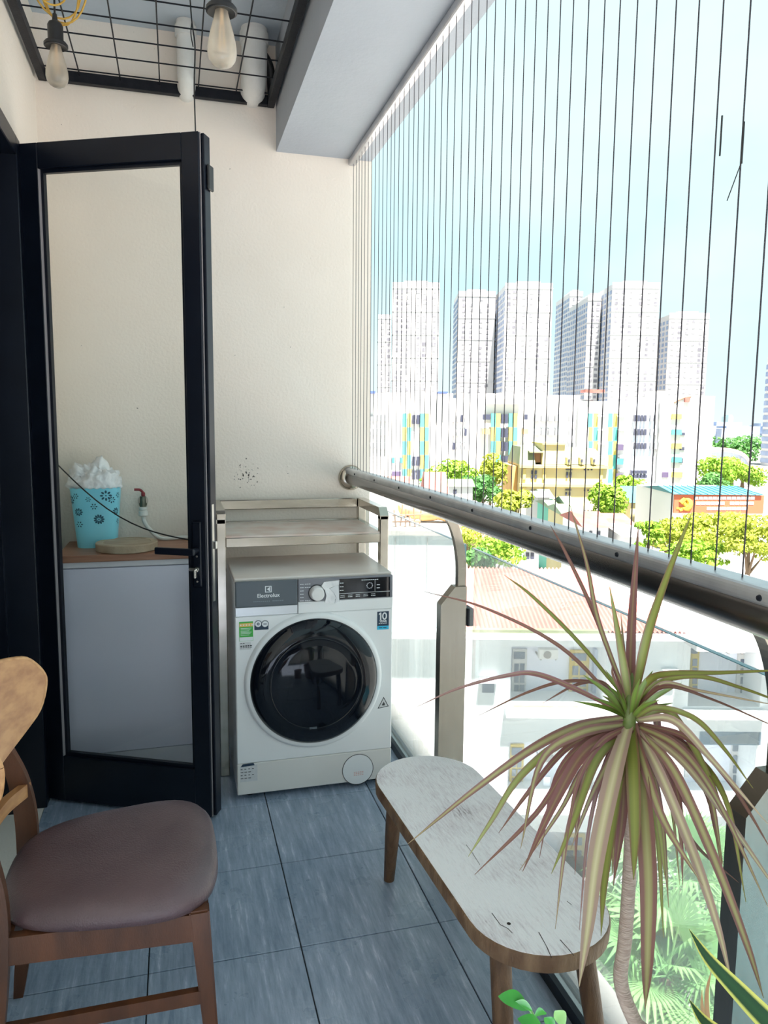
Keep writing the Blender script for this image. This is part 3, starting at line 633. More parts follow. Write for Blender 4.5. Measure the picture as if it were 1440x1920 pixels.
# crumpled film left on the panel
def flat_poly(pts, dy0, dy1): return [(wp(*q)[0], MY0-dy0, wp(*q)[1]) for q in pts]
film = MB().prism(flat_poly([(775, 300), (795, 270), (905, 258), (900, 290), (830, 315), (862, 345), (880, 385), (860, 425), (800, 420), (812, 370), (800, 330)], 0.009, 0), (0, 0.004, 0))
build('film_scrap', film, 'film_white', cp)
build('film_sheet', MB().prism(flat_poly([(835, 318), (900, 290), (905, 410), (872, 425), (884, 385), (865, 345)], 0.0062, 0), (0, 0.0018, 0)), 'silver_ring', cp)
# door
dcx, dcz = wp(727, 978); DR = 0.2465
do_ = build('door_ring', MB().lathe([(DR+0.018, 0.001), (DR+0.016, -0.010), (DR+0.006, -0.018), (DR-0.004, -0.016)], (dcx, MY0, dcz), 'y', 96), 'white_enamel', wm, smooth=True)
prof = [(0.0, -0.062), (0.08, -0.060), (0.135, -0.053), (0.165, -0.048), (0.175, -0.050), (0.20, -0.047), (0.225, -0.038), (0.238, -0.026), (DR, -0.010), (DR, 0.0)]
build('door_glass', MB().lathe(prof, (dcx, MY0, dcz), 'y', 96), 'black_gloss', wm, smooth=True)
build('door_grip', MB().lathe([(0.170, -0.0505), (0.1735, -0.0525), (0.177, -0.0505)], (dcx, MY0, dcz), 'y', 96), 'black_gloss', wm, smooth=True)
bx, bz = wp(703, 1288)
build('door_label', MB().box(bx-0.014, bx+0.014, MY0-0.052, MY0-0.0465, bz-0.004, bz+0.004), 'grey_panel', wm)
# filter flap
fx_, fz_ = wp(1040, 1622)
ff = build('filter_flap', MB().lathe([(0.0, -0.0012), (0.060, -0.0012), (0.061, 0.0005)], (fx_, MY0, fz_), 'y', 48), 'white_enamel', wm)
build('flap_seam', MB().lathe([(0.061, 0.001), (0.061, -0.0016), (0.0625, -0.0016), (0.0625, 0.001)], (fx_, MY0, fz_), 'y', 48), 'dark_print', ff)
pr = MB()
for i in range(3):
    for q in range(5): pr.box(fx_-0.016+q*0.008, fx_-0.010+q*0.008, MY0-0.0018, MY0-0.001, fz_-0.012-i*0.006, fz_-0.0095-i*0.006)
build('flap_print', pr, 'red_print', ff)
# stickers
def sticker(x0, y0, x1, y1, m_, th=0.0008):
    a = wp(x0, y0); b_ = wp(x1, y1)
    return build('sticker', MB().box(a[0], b_[0], MY0-th, MY0+0.0005, b_[1], a[1]), m_, wm), a, b_
s_, a, b_ = sticker(185, 562, 287, 695, 'green_sticker')
build('sticker_band', MB().box(a[0]+0.001, b_[0]-0.001, MY0-0.0014, MY0-0.0008, a[1]-0.019, a[1]-0.006), 'orange_sticker', s_)
build('sticker_band', MB().box(a[0]+0.001, b_[0]-0.001, MY0-0.0014, MY0-0.0008, b_[1]+0.001, b_[1]+0.015), 'white_print', s_)
st_ = MB()
for k in range(5):
    cxs = a[0]+0.006+k*0.0103; czs = a[1]-0.0125
    pts = [(cxs+(0.004 if q % 2 == 0 else 0.0017)*math.sin(q*PI/5), MY0-0.002, czs+(0.004 if q % 2 == 0 else 0.0017)*math.cos(q*PI/5)) for q in range(10)]
    st_.prism(pts, (0, 0.0006, 0))
build('star_print', st_, 'white_print', s_)
pr = MB()
for i in range(6): pr.box(a[0]+0.005, b_[0]-0.006-0.004*(i % 3), MY0-0.0014, MY0-0.0008, a[1]-0.026-i*0.005, a[1]-0.0245-i*0.005)
build('line_print', pr, 'white_print', s_)
s_, a, b_ = sticker(295, 585, 397, 614, 'navy_sticker')
for k, q in enumerate((323, 372)):
    x_, z_ = wp(q, 575)
    build('round_badge', MB().lathe([(0.0, -0.0016), (0.0115, -0.0016), (0.0115, 0)], (x_, MY0, z_), 'y', 24), 'white_print', s_)
    build('badge_ring', MB().lathe([(0.0115, 0.0), (0.0115, -0.002), (0.0135, -0.002), (0.0135, 0)], (x_, MY0, z_), 'y', 24), 'navy_sticker', s_)
    build('badge_mark', MB().box(x_-0.006, x_+0.006, MY0-0.0022, MY0-0.0016, z_-0.0015, z_+0.0015) if k else MB().lathe([(0.0025, -0.0016), (0.0025, -0.0022), (0.005, -0.0022), (0.005, -0.0016)], (x_, MY0, z_), 'y', 16), 'navy_sticker', s_)
s_, a, b_ = sticker(190, 710, 270, 758, 'grey_sticker')
pr = MB()
for i, z_ in enumerate((0.003, 0.012, 0.019)):
    for q in range(5 if i else 2): pr.box(a[0]+0.002+q*0.0088, a[0]+0.0085+q*0.0088, MY0-0.0013, MY0-0.0008, a[1]-z_-(0.004 if i == 1 else 0.002), a[1]-z_)
build('line_print', pr, 'dark_print', s_)
s_, a, b_ = sticker(1180, 488, 1262, 612, 'navy_sticker')
build('sticker_band', MB().box(a[0], b_[0], MY0-0.0014, MY0-0.0008, b_[1], b_[1]+0.0145), 'cyan_sticker', s_)
cxd, czd, yy0 = (a[0]+b_[0])/2, a[1]-0.018, MY0-0.0014
mb = MB().prism([(cxd-0.0135+dx_, yy0, czd+dz_) for dx_, dz_ in ((0.001, -0.0145), (0.0065, -0.0145), (0.0065, 0.0145), (0.002, 0.0145), (-0.0035, 0.010), (-0.0035, 0.005), (0.001, 0.0075))], (0, 0.0007, 0))
ring = [[Vector((cxd+0.006+rx_*math.cos(q*PI/12), yy_, czd+rz2*math.sin(q*PI/12))) for rx_, rz2, yy_ in ((0.0100, 0.0148, yy0), (0.0046, 0.0095, yy0), (0.0046, 0.0095, yy0+0.0007), (0.0100, 0.0148, yy0+0.0007), (0.0100, 0.0148, yy0))] for q in range(25)]
mb.grid(ring); build('lettering', mb, 'white_print', s_)
text_mesh('YEAR', 0.0125, ((a[0]+b_[0])/2, MY0-0.0013, a[1]-0.0385), 'lettering', 'white_print', s_, bold=0.0003)
pr = MB()
for q in range(4): pr.box(a[0]+0.006+q*0.0085, a[0]+0.0125+q*0.0085, MY0-0.0014, MY0-0.0008, a[1]-0.0475, a[1]-0.0455)
build('line_print', pr, 'white_print', s_)
pr = MB()
for q in range(2): pr.box(a[0]+0.006+q*0.017, a[0]+0.020+q*0.017, MY0-0.0018, MY0-0.0014, b_[1]+0.006, b_[1]+0.009)
build('line_print', pr, 'navy_sticker', s_)
# warning triangle
q1, q2, q3 = wp(1182, 1185), wp(1262, 1168), wp(1226, 1100)
s_ = build('sticker', MB().prism([(q1[0], MY0-0.0008, q1[1]), (q2[0], MY0-0.0008, q2[1]), (q3[0], MY0-0.0008, q3[1])], (0, 0.001, 0)), 'dark_print', wm)
mcx, mcz = (q1[0]+q2[0]+q3[0])/3, (q1[1]+q2[1]+q3[1])/3
build('triangle_field', MB().prism([(mcx+(q[0]-mcx)*0.8, MY0-0.0013, mcz+(q[1]-mcz)*0.8) for q in (q1, q2, q3)], (0, 0.0005, 0)), 'grey_sticker', s_)
build('flame_mark', MB().prism([(mcx-0.005, MY0-0.0017, mcz-0.006), (mcx+0.005, MY0-0.0017, mcz-0.006), (mcx+0.006, MY0-0.0017, mcz), (mcx+0.001, MY0-0.0017, mcz+0.010), (mcx-0.001, MY0-0.0017, mcz+0.003), (mcx-0.005, MY0-0.0017, mcz+0.001)], (0, 0.0005, 0)), 'dark_print', s_)
s_, a, b_ = sticker(192, 1600, 318, 1702, 'grey_sticker')
build('sticker_head', MB().prism([(a[0]+0.002, MY0-0.0014, a[1]-0.004), (b_[0]-0.010, MY0-0.0014, a[1]-0.002), (b_[0]-0.014, MY0-0.0014, a[1]+0.007), (a[0]+0.010, MY0-0.0014, a[1]+0.006)], (0, 0.0014, 0)), 'navy_sticker', s_)
pr = MB()
for i in range(4):
    for q in range(4 - (i % 2)): pr.box(a[0]+0.002+q*0.014, a[0]+0.009+q*0.014+0.003*(i % 2), MY0-0.0013, MY0-0.0008, a[1]-0.015-i*0.012, a[1]-0.0125-i*0.012)
build('line_print', pr, 'dark_print', s_)
for (x, y) in ((MX0+0.05, MY0+0.06), (MX1-0.05, MY0+0.06), (MX0+0.05, MY1-0.05), (MX1-0.05, MY1-0.05)):
    build('foot', MB().lathe([(0.018, 0.0), (0.02, 0.004), (0.014, 0.012), (0.012, 0.024)], (x, y, 0), 'z', 16, cap=True), 'black_plastic', wm)

# ------------------------------------------------------------------ steel shelf over the machine
sh = thing('steel_shelf', 'stainless steel shelf rack standing over the washing machine', 'shelf', (0.49, 3.15, 0))
SX0, SX1, SY0, SY1 = 0.145, 0.838, 2.955, 3.378
t_ = 0.036
for (x, y, top) in ((SX0, SY0, 1.07), (SX1-t_, SY0, 1.045), (SX0, SY1-t_, 1.075), (SX1-t_, SY1-t_, 1.075)):
    build('leg', MB().box(x, x+t_, y, y+t_, 0.0, top, 0.003, 1), 'steel', sh)
build('shelf_sheet', MB().box(SX0+t_, SX1-t_, SY0+0.004, SY1-t_, 0.972, 0.979), 'shelf_sheet', sh)
build('apron', MB().box(SX0+t_, SX1-t_, SY0, SY0+0.004+0.02, 0.935, 0.972, 0.002, 1), 'steel', sh)
build('apron', MB().box(SX0+t_, SX1-t_, SY1-t_, SY1-0.004, 0.935, 0.985, 0.002, 1), 'steel', sh)
for x in (SX0, SX1-t_):
    build('side_rail', MB().box(x+0.004, x+t_-0.004, SY0+t_, SY1-t_, 0.935, 0.975, 0.002, 1), 'steel', sh)
    build('guard_bar', MB().prism([(x, SY0+0.0, 1.045), (x, SY0+0.028, 1.078), (x, SY1, 1.078), (x, SY1, 1.042), (x, SY0+0.036, 1.042), (x, SY0+0.036, 1.03), (x, SY0, 1.03)], (t_, 0, 0)), 'steel', sh)
build('guard_bar', MB().box(SX0+t_, SX1-t_, SY1-0.022, SY1, 1.036, 1.078, 0.003, 1), 'steel', sh)

# ------------------------------------------------------------------ cabinet and what stands on it
CX0, CX1, CY0, CY1 = -0.438, 0.115, 3.035, 3.395
cb = thing('storage_cabinet', 'pale lilac laminate cabinet with brown worktop behind the glass door', 'cabinet', ((CX0+CX1)/2, (CY0+CY1)/2, 0))
build('body', MB().box(CX0+0.008, CX1-0.008, CY0+0.02, CY1, 0.0, 0.885), 'white_laminate', cb)
build('door_panel', MB().box(CX0+0.014, CX1-0.014, CY0+0.002, CY0+0.02, 0.115, 0.858, 0.002, 1), 'lilac_laminate', cb)
build('plinth', MB().box(CX0+0.008, CX1-0.008, CY0+0.012, CY0+0.02, 0.0, 0.11), 'white_laminate', cb)
build('rail', MB().box(CX0+0.008, CX1-0.008, CY0+0.006, CY0+0.02, 0.862, 0.885), 'white_laminate', cb)
build('worktop', MB().box(CX0-0.006, CX1, CY0-0.010, CY1, 0.885, 0.912, 0.002, 1), 'brown_top', cb)
CT = 0.912
# blue bucket: square-ish round bin with scalloped rim
bc = Vector((-0.318, 3.27, CT))
bk = thing('waste_bin', 'light blue plastic bin printed with dark flowers', 'bin', bc)
BH, BR0, BR1 = 0.245, 0.076, 0.097
def sq(a, r_): c_, s2 = math.cos(a), math.sin(a); k_ = (abs(c_)**3.2 + abs(s2)**3.2)**(-1/3.2); return Vector((c_*k_*r_, s2*k_*r_, 0))
rows = []
nseg = 96
for i in range(13):
    h = i/12
    ring = []
    for j in range(nseg+1):
        a = 2*PI*j/nseg + 0.35
        top = 0.006*abs(math.sin(a*12)) if i == 12 else 0
        ring.append(bc + sq(a, BR0+(BR1-BR0)*h) + Vector((0, 0, BH*h - top)))
    rows.append(ring)
mb = MB().grid(rows)
mb.grid([[p_ for p_ in rows[0]], [bc.copy() for p_ in rows[0]]])
inner = [[bc + (p_-bc)*0.965 if i else p_ for p_ in r_] for i, r_ in enumerate(rows)]
mb.grid([[Vector((bc.x+(p_.x-bc.x)*0.96, bc.y+(p_.y-bc.y)*0.96, p_.z)) for p_ in r_] for r_ in rows[1:]])
bmesh.ops.remove_doubles(mb.bm, verts=mb.bm.verts, dist=1e-5)
build('bin_wall', mb, 'bucket_blue', bk, smooth=40)
def on_bin(s, z):
    """s = metres sideways on the side facing the viewer"""
    r_ = BR0+(BR1-BR0)*z/BH + 0.0008
    a = -PI/2 - 0.12 + s/ r_
    # exact wall radius
    return bc + sq(a, r_) + Vector((0, 0, z)), a
def petal_flower(s, z, R, npet, ring):
    mb = MB()
    def disc(s0, z0, r_, kk=8, e=1.0, rot=0):
        pts = []
        for q in range(kk):
            a = 2*PI*q/kk; u, w = r_*math.cos(a), r_*e*math.sin(a)
            pts.append(on_bin(s0+u*math.cos(rot)-w*math.sin(rot), z0+u*math.sin(rot)+w*math.cos(rot))[0])
        mb.bm.faces.new([mb.bm.verts.new(p_) for p_ in pts])
    for q in range(npet):
        a = 2*PI*q/npet
        disc(s+R*0.72*math.cos(a), z+R*0.72*math.sin(a), R*0.30, 8, 0.62, a)
    disc(s, z, R*0.14)
    if ring:
        for q in range(npet*2):
            a = 2*PI*q/(npet*2); disc(s+R*0.40*math.cos(a), z+R*0.40*math.sin(a), R*0.07, 6)
    build('flower_print', mb, 'flower_print', bk)
for (s, z, R, npet, ring) in ((-0.047, 0.148, 0.016, 9, 1), (0.026, 0.118, 0.020, 11, 1), (0.010, 0.170, 0.013, 6, 0), (-0.046, 0.098, 0.013, 6, 0), (0.092, 0.146, 0.016, 9, 1), (-0.08, 0.195, 0.018, 8, 0), (0.055, 0.213, 0.021, 8, 0), (0.075, 0.195, 0.014, 7, 0), (-0.01, 0.199, 0.010, 6, 0), (0.105, 0.212, 0.012, 6, 0), (-0.055, 0.212, 0.012, 6, 0), (0.106, 0.104, 0.012, 6, 0)):
    petal_flower(s, z, R, npet, ring)
# crumpled liner bag
mb = MB(); bmesh.ops.create_icosphere(mb.bm, subdivisions=5, radius=1.0)
for v in mb.bm.verts:
    p_ = v.co.copy(); nn = noise.fractal(p_*2.6+Vector((3, 1, 7)), 0.8, 2.2, 4) * 0.24 + abs(noise.noise(p_*6))*0.20 + abs(noise.noise(p_*15+Vector((5, 2, 1))))*0.12
    up_ = max(0, p_.z)
    f_ = 1 + nn*(0.35+up_)
    v.co = bc + Vector((p_.x*0.094*f_, p_.y*0.088*f_, BH-0.008 + (0.088*p_.z*f_ if p_.z > 0 else 0.05*p_.z) + 0.035*math.exp(-((p_.x-0.15)**2+(p_.y)**2)*16)*up_))
    if p_.z > -0.15 and p_.x < -0.5: v.co.x -= 0.020*(abs(p_.x)-0.5)*2; v.co.z += 0.012
tag(build('liner_bag', mb, 'bag_white', smooth=True), 'crumpled white plastic bag stuffed in the blue bin', 'plastic bag')
# wooden disc
wd_c = onZ(222, 1026, CT+0.018); wd_c = Vector((-0.196, 3.135, CT))
wd = thing('wooden_board', 'round pale wooden chopping board lying on the brown worktop', 'chopping board', wd_c)
WR = 0.118
bo = build('board', MB().lathe([(0.0, 0.0008), (WR-0.004, 0.0008), (WR, 0.004), (WR, 0.030), (WR-0.003, 0.033), (WR*0.77, 0.0335), (WR*0.76, 0.0315), (0.0, 0.031)], wd_c, 'z', 64), 'pale_wood', wd, smooth=35)
build('worn_face', MB().lathe([(0.0, 0.0325), (WR*0.74, 0.0325), (WR*0.755, 0.031)], wd_c, 'z', 48), 'pale_wood_worn', bo)

# tap on the end wall, with its hose
tp = onY(268, 940, 3.37)
tpt = thing('wall_tap', 'red-handled tap with white hose on the end wall', 'tap', (tp.x, YE, tp.z))
x, z = tp.x, tp.z
build('wall_stub', MB().tube([(x, YE-0.001, z), (x, YE-0.035, z)], 0.009, 14).lathe([(0.02, -0.006), (0.022, -0.0005)], (x, YE, z), 'y', 20), 'zinc', tpt, smooth=40)
build('valve_body', MB().tube([(x, YE-0.035, z+0.022), (x, YE-0.035, z-0.022)], [0.012, 0.014], 14).tube([(x-0.016, YE-0.035, z-0.012), (x+0.016, YE-0.035, z-0.012)], 0.006, 10), 'tap_brass', tpt, smooth=40)
build('tap_handle', MB().box(x-0.006, x+0.010, YE-0.044, YE-0.028, z+0.022, z+0.040, 0.004, 2).tube(spline([(x+0.002, YE-0.036, z+0.038), (x-0.010, YE-0.038, z+0.050), (x-0.034, YE-0.04, z+0.052)], 4), 0.0055, 8), 'tap_red', tpt, smooth=50)
build('coupling', MB().lathe([(0.010, -0.022), (0.017, -0.024), (0.017, -0.034), (0.013, -0.037), (0.019, -0.042), (0.020, -0.060), (0.012, -0.064)], (x, YE-0.035, z), 'z', 18), 'pvc_white', tpt, smooth=40)
build('hose', MB().tube(spline([(x, YE-0.035, z-0.06), (x+0.003, YE-0.036, z-0.085), (x+0.022, YE-0.05, z-0.115), (x+0.07, YE-0.06, CT+0.010), (x+0.16, YE-0.05, CT+0.009), (x+0.30, YE-0.04, CT+0.009)], 6), 0.0085, 12), 'pvc_white', tpt, smooth=60)

# cord hooking the door back to the left wall
ax = onX(90, 857, XL+0.012)
he = dm @ Vector((0.565, LT+0.043, 1.0))
hc = thing('holding_cord', 'thin black cord tying the open door handle to the side wall', 'cord', (XL, ax.y, ax.z))
ex = [Vector((XL+0.02, ax.y, ax.z))]
for k in range(1, 13):
    f_ = k/12; p_ = ex[0].lerp(he, f_); p_.z -= 0.075*math.sin(PI*f_); ex.append(p_)
build('cord_line', MB().tube(ex, 0.0028, 6), 'black_plastic', hc, smooth=True)
build('wall_hook', MB().box(XL+0.0005, XL+0.006, ax.y-0.02, ax.y+0.02, ax.z-0.02, ax.z+0.02, 0.002, 1).tube([(XL+0.005, ax.y, ax.z), (XL+0.03, ax.y, ax.z)], 0.008, 10), 'black_steel', hc)

# ------------------------------------------------------------------ chair
ch = thing('dining_chair', 'wooden dining chair with brown leather seat and curved plywood back', 'chair', (-0.152, 1.712, 0), math.radians(0.3))
def tlerp(a, b_, t_): return a+(b_-a)*t_
mb = MB()
rows = []
nu = 64
def seat_pt(a, s):
    c_, s2 = math.cos(a), math.sin(a); n_ = 3.3
    k_ = (abs(c_)**n_+abs(s2)**n_)**(-1/n_)
    u, v = c_*k_*s, s2*k_*s
    x_ = u*0.227 - 0.003
    hw = 0.240 - 0.055*(0.5-u/2)**1.2
    return x_, v*hw
prof = [(1e-3, 0.476), (0.25, 0.475), (0.5, 0.472), (0.72, 0.467), (0.86, 0.460), (0.94, 0.451), (0.985, 0.438), (1.0, 0.424), (0.985, 0.410), (0.95, 0.405), (0.3, 0.405), (1e-3, 0.405)]
for s, z in prof:
    r_ = []
    for j in range(nu):
        x_, y_ = seat_pt(2*PI*j/nu, s)
        zz = z + (0.006*x_/0.2 if z > 0.43 else 0) - (0.006*math.exp(-((x_+0.02)**2+y_**2)/0.02) if z > 0.46 else 0)
        r_.append(Vector((x_, y_, zz)))
    r_.append(r_[0].copy()); rows.append(r_)
mb.grid(rows); bmesh.ops.remove_doubles(mb.bm, verts=mb.bm.verts, dist=1e-5)
build('seat_cushion', mb, 'leather', ch, smooth=True, local=True)
def taper(p0, p1, w0, w1):
    """square-section bar: w = (wx, wy) at each end"""
    mb = MB(); vs_ = []
    for p_, w_ in ((p0, w0), (p1, w1)):
        vs_ += [mb.bm.verts.new((p_[0]+sx*w_[0]/2, p_[1]+sy*w_[1]/2, p_[2])) for sx, sy in ((-1,-1),(1,-1),(1,1),(-1,1))]
    for q in ((3,2,1,0),(4,5,6,7),(0,1,5,4),(1,2,6,5),(2,3,7,6),(3,0,4,7)): mb.bm.faces.new([vs_[i] for i in q])
    bmesh.ops.bevel(mb.bm, geom=list(mb.bm.edges), offset=0.004, segments=2, affect='EDGES')
    return mb
for s in (-1, 1):
    build('leg', taper((0.176, s*0.190, 0.412), (0.205, s*0.212, 0.0), (0.042, 0.036), (0.024, 0.022)), 'dark_oak', ch, local=True, smooth=40)
    # rear leg runs on into the back post: flat curved plank
    ctr = spline([(-0.255, s*0.188, 0.0), (-0.226, s*0.178, 0.22), (-0.214, s*0.172, 0.43), (-0.226, s*0.172, 0.56), (-0.255, s*0.168, 0.66), (-0.274, s*0.160, 0.745)], 5)
    rows = []
    for i, q in enumerate(ctr):
        f_ = i/(len(ctr)-1)
        w_ = 0.022 + 0.026*math.sin(PI*min(1, f_*1.15))**0.8 if f_ < 0.87 else 0.030
        h_ = 0.012
        rows.append([q+Vector((-w_/2, -h_, 0)), q+Vector((w_/2, -h_, 0)), q+Vector((w_/2, h_, 0)), q+Vector((-w_/2, h_, 0)), q+Vector((-w_/2, -h_, 0))])
    mb = MB().grid(rows); bmesh.ops.remove_doubles(mb.bm, verts=mb.bm.verts, dist=1e-5); mb.bm.faces.new
    bmesh.ops.holes_fill(mb.bm, edges=[e_ for e_ in mb.bm.edges if e_.is_boundary])
    bp_ = build('back_leg', mb, 'dark_oak', ch, local=True, smooth=40)
    build('side_apron', MB().prism([(-0.195, s*0.163, 0.345), (0.17, s*0.186, 0.345), (0.17, s*0.186, 0.405), (-0.195, s*0.163, 0.405)], (0, s*0.020, 0)), 'dark_oak', ch, local=True)
    build('side_stretcher', MB().prism([(-0.212, s*0.170, 0.185), (0.185, s*0.196, 0.205), (0.185, s*0.196, 0.235), (-0.212, s*0.170, 0.215)], (0, s*0.016, 0)), 'dark_oak', ch, local=True)
build('front_apron', MB().box(0.158, 0.180, -0.178, 0.178, 0.350, 0.405), 'dark_oak', ch, local=True)
build('back_apron', MB().box(-0.205, -0.185, -0.165, 0.165, 0.350, 0.405), 'dark_oak', ch, local=True)
arc = spline([(-0.212, -0.172, 0.545), (-0.245, -0.09, 0.545), (-0.256, 0, 0.545), (-0.245, 0.09, 0.545), (-0.212, 0.172, 0.545)], 6)
rows = [[q+Vector((-0.010, 0, -0.016)), q+Vector((0.010, 0, -0.016)), q+Vector((0.010, 0, 0.016)), q+Vector((-0.010, 0, 0.016)), q+Vector((-0.010, 0, -0.016))] for q in arc]
mb = MB().grid(rows); bmesh.ops.remove_doubles(mb.bm, verts=mb.bm.verts, dist=1e-5); bmesh.ops.holes_fill(mb.bm, edges=[e_ for e_ in mb.bm.edges if e_.is_boundary])
build('back_crossbar', mb, 'honey_ply', ch, local=True, smooth=40)
# curved plywood backrest
HWb = 0.255
def back_pt(v, w, off):
    """v -1..1 across, w -1..1 up"""
    hh = 0.034 + 0.083*max(0, 1-abs(v)**2.2)**0.62
    edge = 1.0
    if abs(v) > 0.86: edge = math.sqrt(max(0, 1-((abs(v)-0.86)/0.14)**2))
    hh *= edge
    zc = 0.745 + 0.046*abs(v)**1.5
    y_ = v*HWb
    x_ = -0.288 + 0.115*(v*v)**1.0 - 0.05*(w*hh)/0.12*0.4
    return Vector((x_+off, y_, zc + w*hh))
rows = []
for i in range(41):
    v = -math.cos(PI*i/40)
    rows.append([back_pt(v, -1+2*j/14, 0.006) for j in range(15)] + [back_pt(v, 1-2*j/14, -0.006) for j in range(15)] + [back_pt(v, -1, 0.006)])
mb = MB().grid(rows); bmesh.ops.remove_doubles(mb.bm, verts=mb.bm.verts, dist=1e-5)
bkr = build('backrest', mb, 'honey_ply', ch, local=True, smooth=50)
ed = [back_pt(-math.cos(PI*i/40), 1, 0) for i in range(41)] + [back_pt(math.cos(PI*i/40), -1, 0) for i in range(1, 40)]
build('ply_edge', MB().tube(ed + [ed[0]], 0.0058, 6, cap=False), 'ply_edge', bkr, local=True, smooth=True)

# ------------------------------------------------------------------ bench
bn = thing('wooden_bench', 'low weathered wooden bench with rounded ends and pegged legs', 'bench', (0.722, 1.705, 0), math.radians(3.2))
BL, BW, BZ0, BZ1 = 0.945, 0.322, 0.333, 0.375
def stadium(d, kk=18):
    r_ = BW/2-d; hl = (BL-BW)/2; pts = []
    for j in range(kk+1): a = PI*j/kk; pts.append((r_*math.cos(a), hl + r_*math.sin(a)*0.98))
    for j in range(kk+1): a = PI+PI*j/kk; pts.append((r_*math.cos(a), -hl + r_*math.sin(a)*0.98))
    return pts
rows = [[Vector((x_, y_, z_)) for x_, y_ in stadium(d)+[stadium(d)[0]]] for d, z_ in ((0.012, BZ0), (0.002, BZ0+0.004), (0.0, BZ1-0.008), (0.002, BZ1-0.0025), (0.005, BZ1-0.0005))]
mb = MB().grid(rows); bmesh.ops.remove_doubles(mb.bm, verts=mb.bm.verts, dist=1e-5); bmesh.ops.holes_fill(mb.bm, edges=[e_ for e_ in mb.bm.edges if e_.is_boundary], sides=200)
bt_ = build('board', mb, 'bench_side', bn, local=True, smooth=40)
build('board_top', MB().prism([(x_, y_, BZ1-0.0012) for x_, y_ in stadium(0.004)], (0, 0, 0.0013)), 'weathered_wood', bt_, local=True)
def crack(pts, w_):
    mb = MB()
    for i in range(len(pts)-1):
        a, b_ = Vector(pts[i]), Vector(pts[i+1]); t_ = (b_-a).normalized(); nn = Vector((-t_.y, t_.x, 0))*w_
        mb.quad(a-nn, b_-nn*0.7, b_+nn*0.7, a+nn)
    build('crack', mb, 'crack', bt_, local=True)
zc = BZ1+0.0004
bm_inv = mat4(bn).inverted()
def bpx(px, py): p_ = bm_inv @ onZ(px, py, BZ1); return (p_.x, p_.y, zc)
crack([bpx(1010, 1748), bpx(1025, 1775), bpx(1034, 1796)], 0.0010)
crack([bpx(1050, 1762), bpx(1066, 1780), bpx(1076, 1792)], 0.0010)
crack([bpx(922, 1712), bpx(938, 1734), bpx(952, 1741), bpx(961, 1750)], 0.0010)
crack([bpx(1063, 1690), bpx(1072, 1697)], 0.0008)
crack([bpx(874, 1584), bpx(886, 1600), bpx(900, 1622)], 0.0007)
build('knot_hole', MB().lathe([(0.0, 0.0), (0.0045, 0.0)], bpx(954, 1732), 'z', 10), 'crack', bt_, local=True)
for sx in (-1, 1):
    for sy in (-1, 1):
        tx, ty = sx*0.098, sy*0.335
        fx_l, fy_l = (sx*0.118 if not (sx < 0 and sy > 0) else -0.083), sy*0.425
        build('leg', MB().tube([(tx, ty, BZ0+0.004), (tlerp(tx, fx_l, 0.5), tlerp(ty, fy_l, 0.5), BZ0*0.5), (fx_l, fy_l, 0.0)], [0.0235, 0.022, 0.0165], 14), 'bench_leg', bn, local=True, smooth=50)

# ------------------------------------------------------------------ plants
def ribbon(pts, wmax, fold=0.25, roll=0.0, base=0.55, tipk=1.0, wobble=0.0):
    """tapering folded leaf blade with U across"""
    mb = MB(); mb.keep = True
    uvl = mb.bm.loops.layers.uv.new('UVMap')
    k_ = len(pts); prev = None
    for i, p_ in enumerate(pts):
        f_ = i/(k_-1)
        t_ = (pts[min(i+1, k_-1)] - pts[max(i-1, 0)]).normalized()
        view = (CAM + Vector((0.0, -0.3, 0.3)) - p_).normalized()
        view = Matrix.Rotation(roll + wobble*math.sin(f_*7), 3, t_) @ view
        side = t_.cross(view).normalized(); nn = side.cross(t_).normalized()
        w_ = wmax*0.5*min(1.0, base + (1-base)*min(1, f_/0.25))*(1-f_**2.6)**0.9 if f_ < 1 else 0.0004
        row = [p_ - side*w_ + nn*w_*fold, p_ , p_ + side*w_ + nn*w_*fold]
        cur = [mb.bm.verts.new(q) for q in row]
        if prev:
            for j in range(2):
                f2 = mb.bm.faces.new((prev[j], prev[j+1], cur[j+1], cur[j]))
                us = (j/2, (j+1)/2, (j+1)/2, j/2); vs2 = ((i-1)/(k_-1), (i-1)/(k_-1), f_, f_)
                for lp, u_, v_ in zip(f2.loops, us, vs2): lp[uvl].uv = (u_, v_)
        prev = cur
    return mb
CR = at(1180, 1335, 1.15)
dp = thing('dracaena_plant', 'potted dracaena with drooping red-edged strap leaves on a thin trunk', 'plant', (CR.x-0.01, CR.y-0.06, 0))
pc = Vector((CR.x-0.01, CR.y-0.06, 0))
pot = build('pot', MB().lathe([(0.0, 0.0), (0.075, 0.0), (0.082, 0.01), (0.105, 0.22), (0.114, 0.225), (0.114, 0.255), (0.103, 0.255), (0.100, 0.225), (0.0, 0.222)], pc, 'z', 40), 'terracotta', dp, smooth=40)
build('soil', MB().lathe([(0.0, 0.232), (0.1, 0.228)], pc, 'z', 32), 'soil', dp)
tr_pts = spline([pc+Vector((0.0, 0, 0.22)), at(1230, 1990, 1.10), at(1190, 1915, 1.11), at(1164, 1840, 1.12), at(1172, 1760, 1.13), at(1180, 1640, 1.14), at(1184, 1500, 1.15), CR+Vector((0, 0, -0.045))], 6)
build('leaf_core', MB().tube([CR+Vector((0, 0, -0.06)), CR+Vector((0, 0, -0.02)), CR+Vector((0, 0, 0.02)), CR+Vector((0.002, 0, 0.07))], [0.010, 0.011, 0.008, 0.002], 10), 'leaf_core', dp, smooth=True)
build('trunk', MB().tube(tr_pts, [0.0115-0.002*i/len(tr_pts) for i in range(len(tr_pts))], 12), 'trunk_bark', dp, smooth=True)
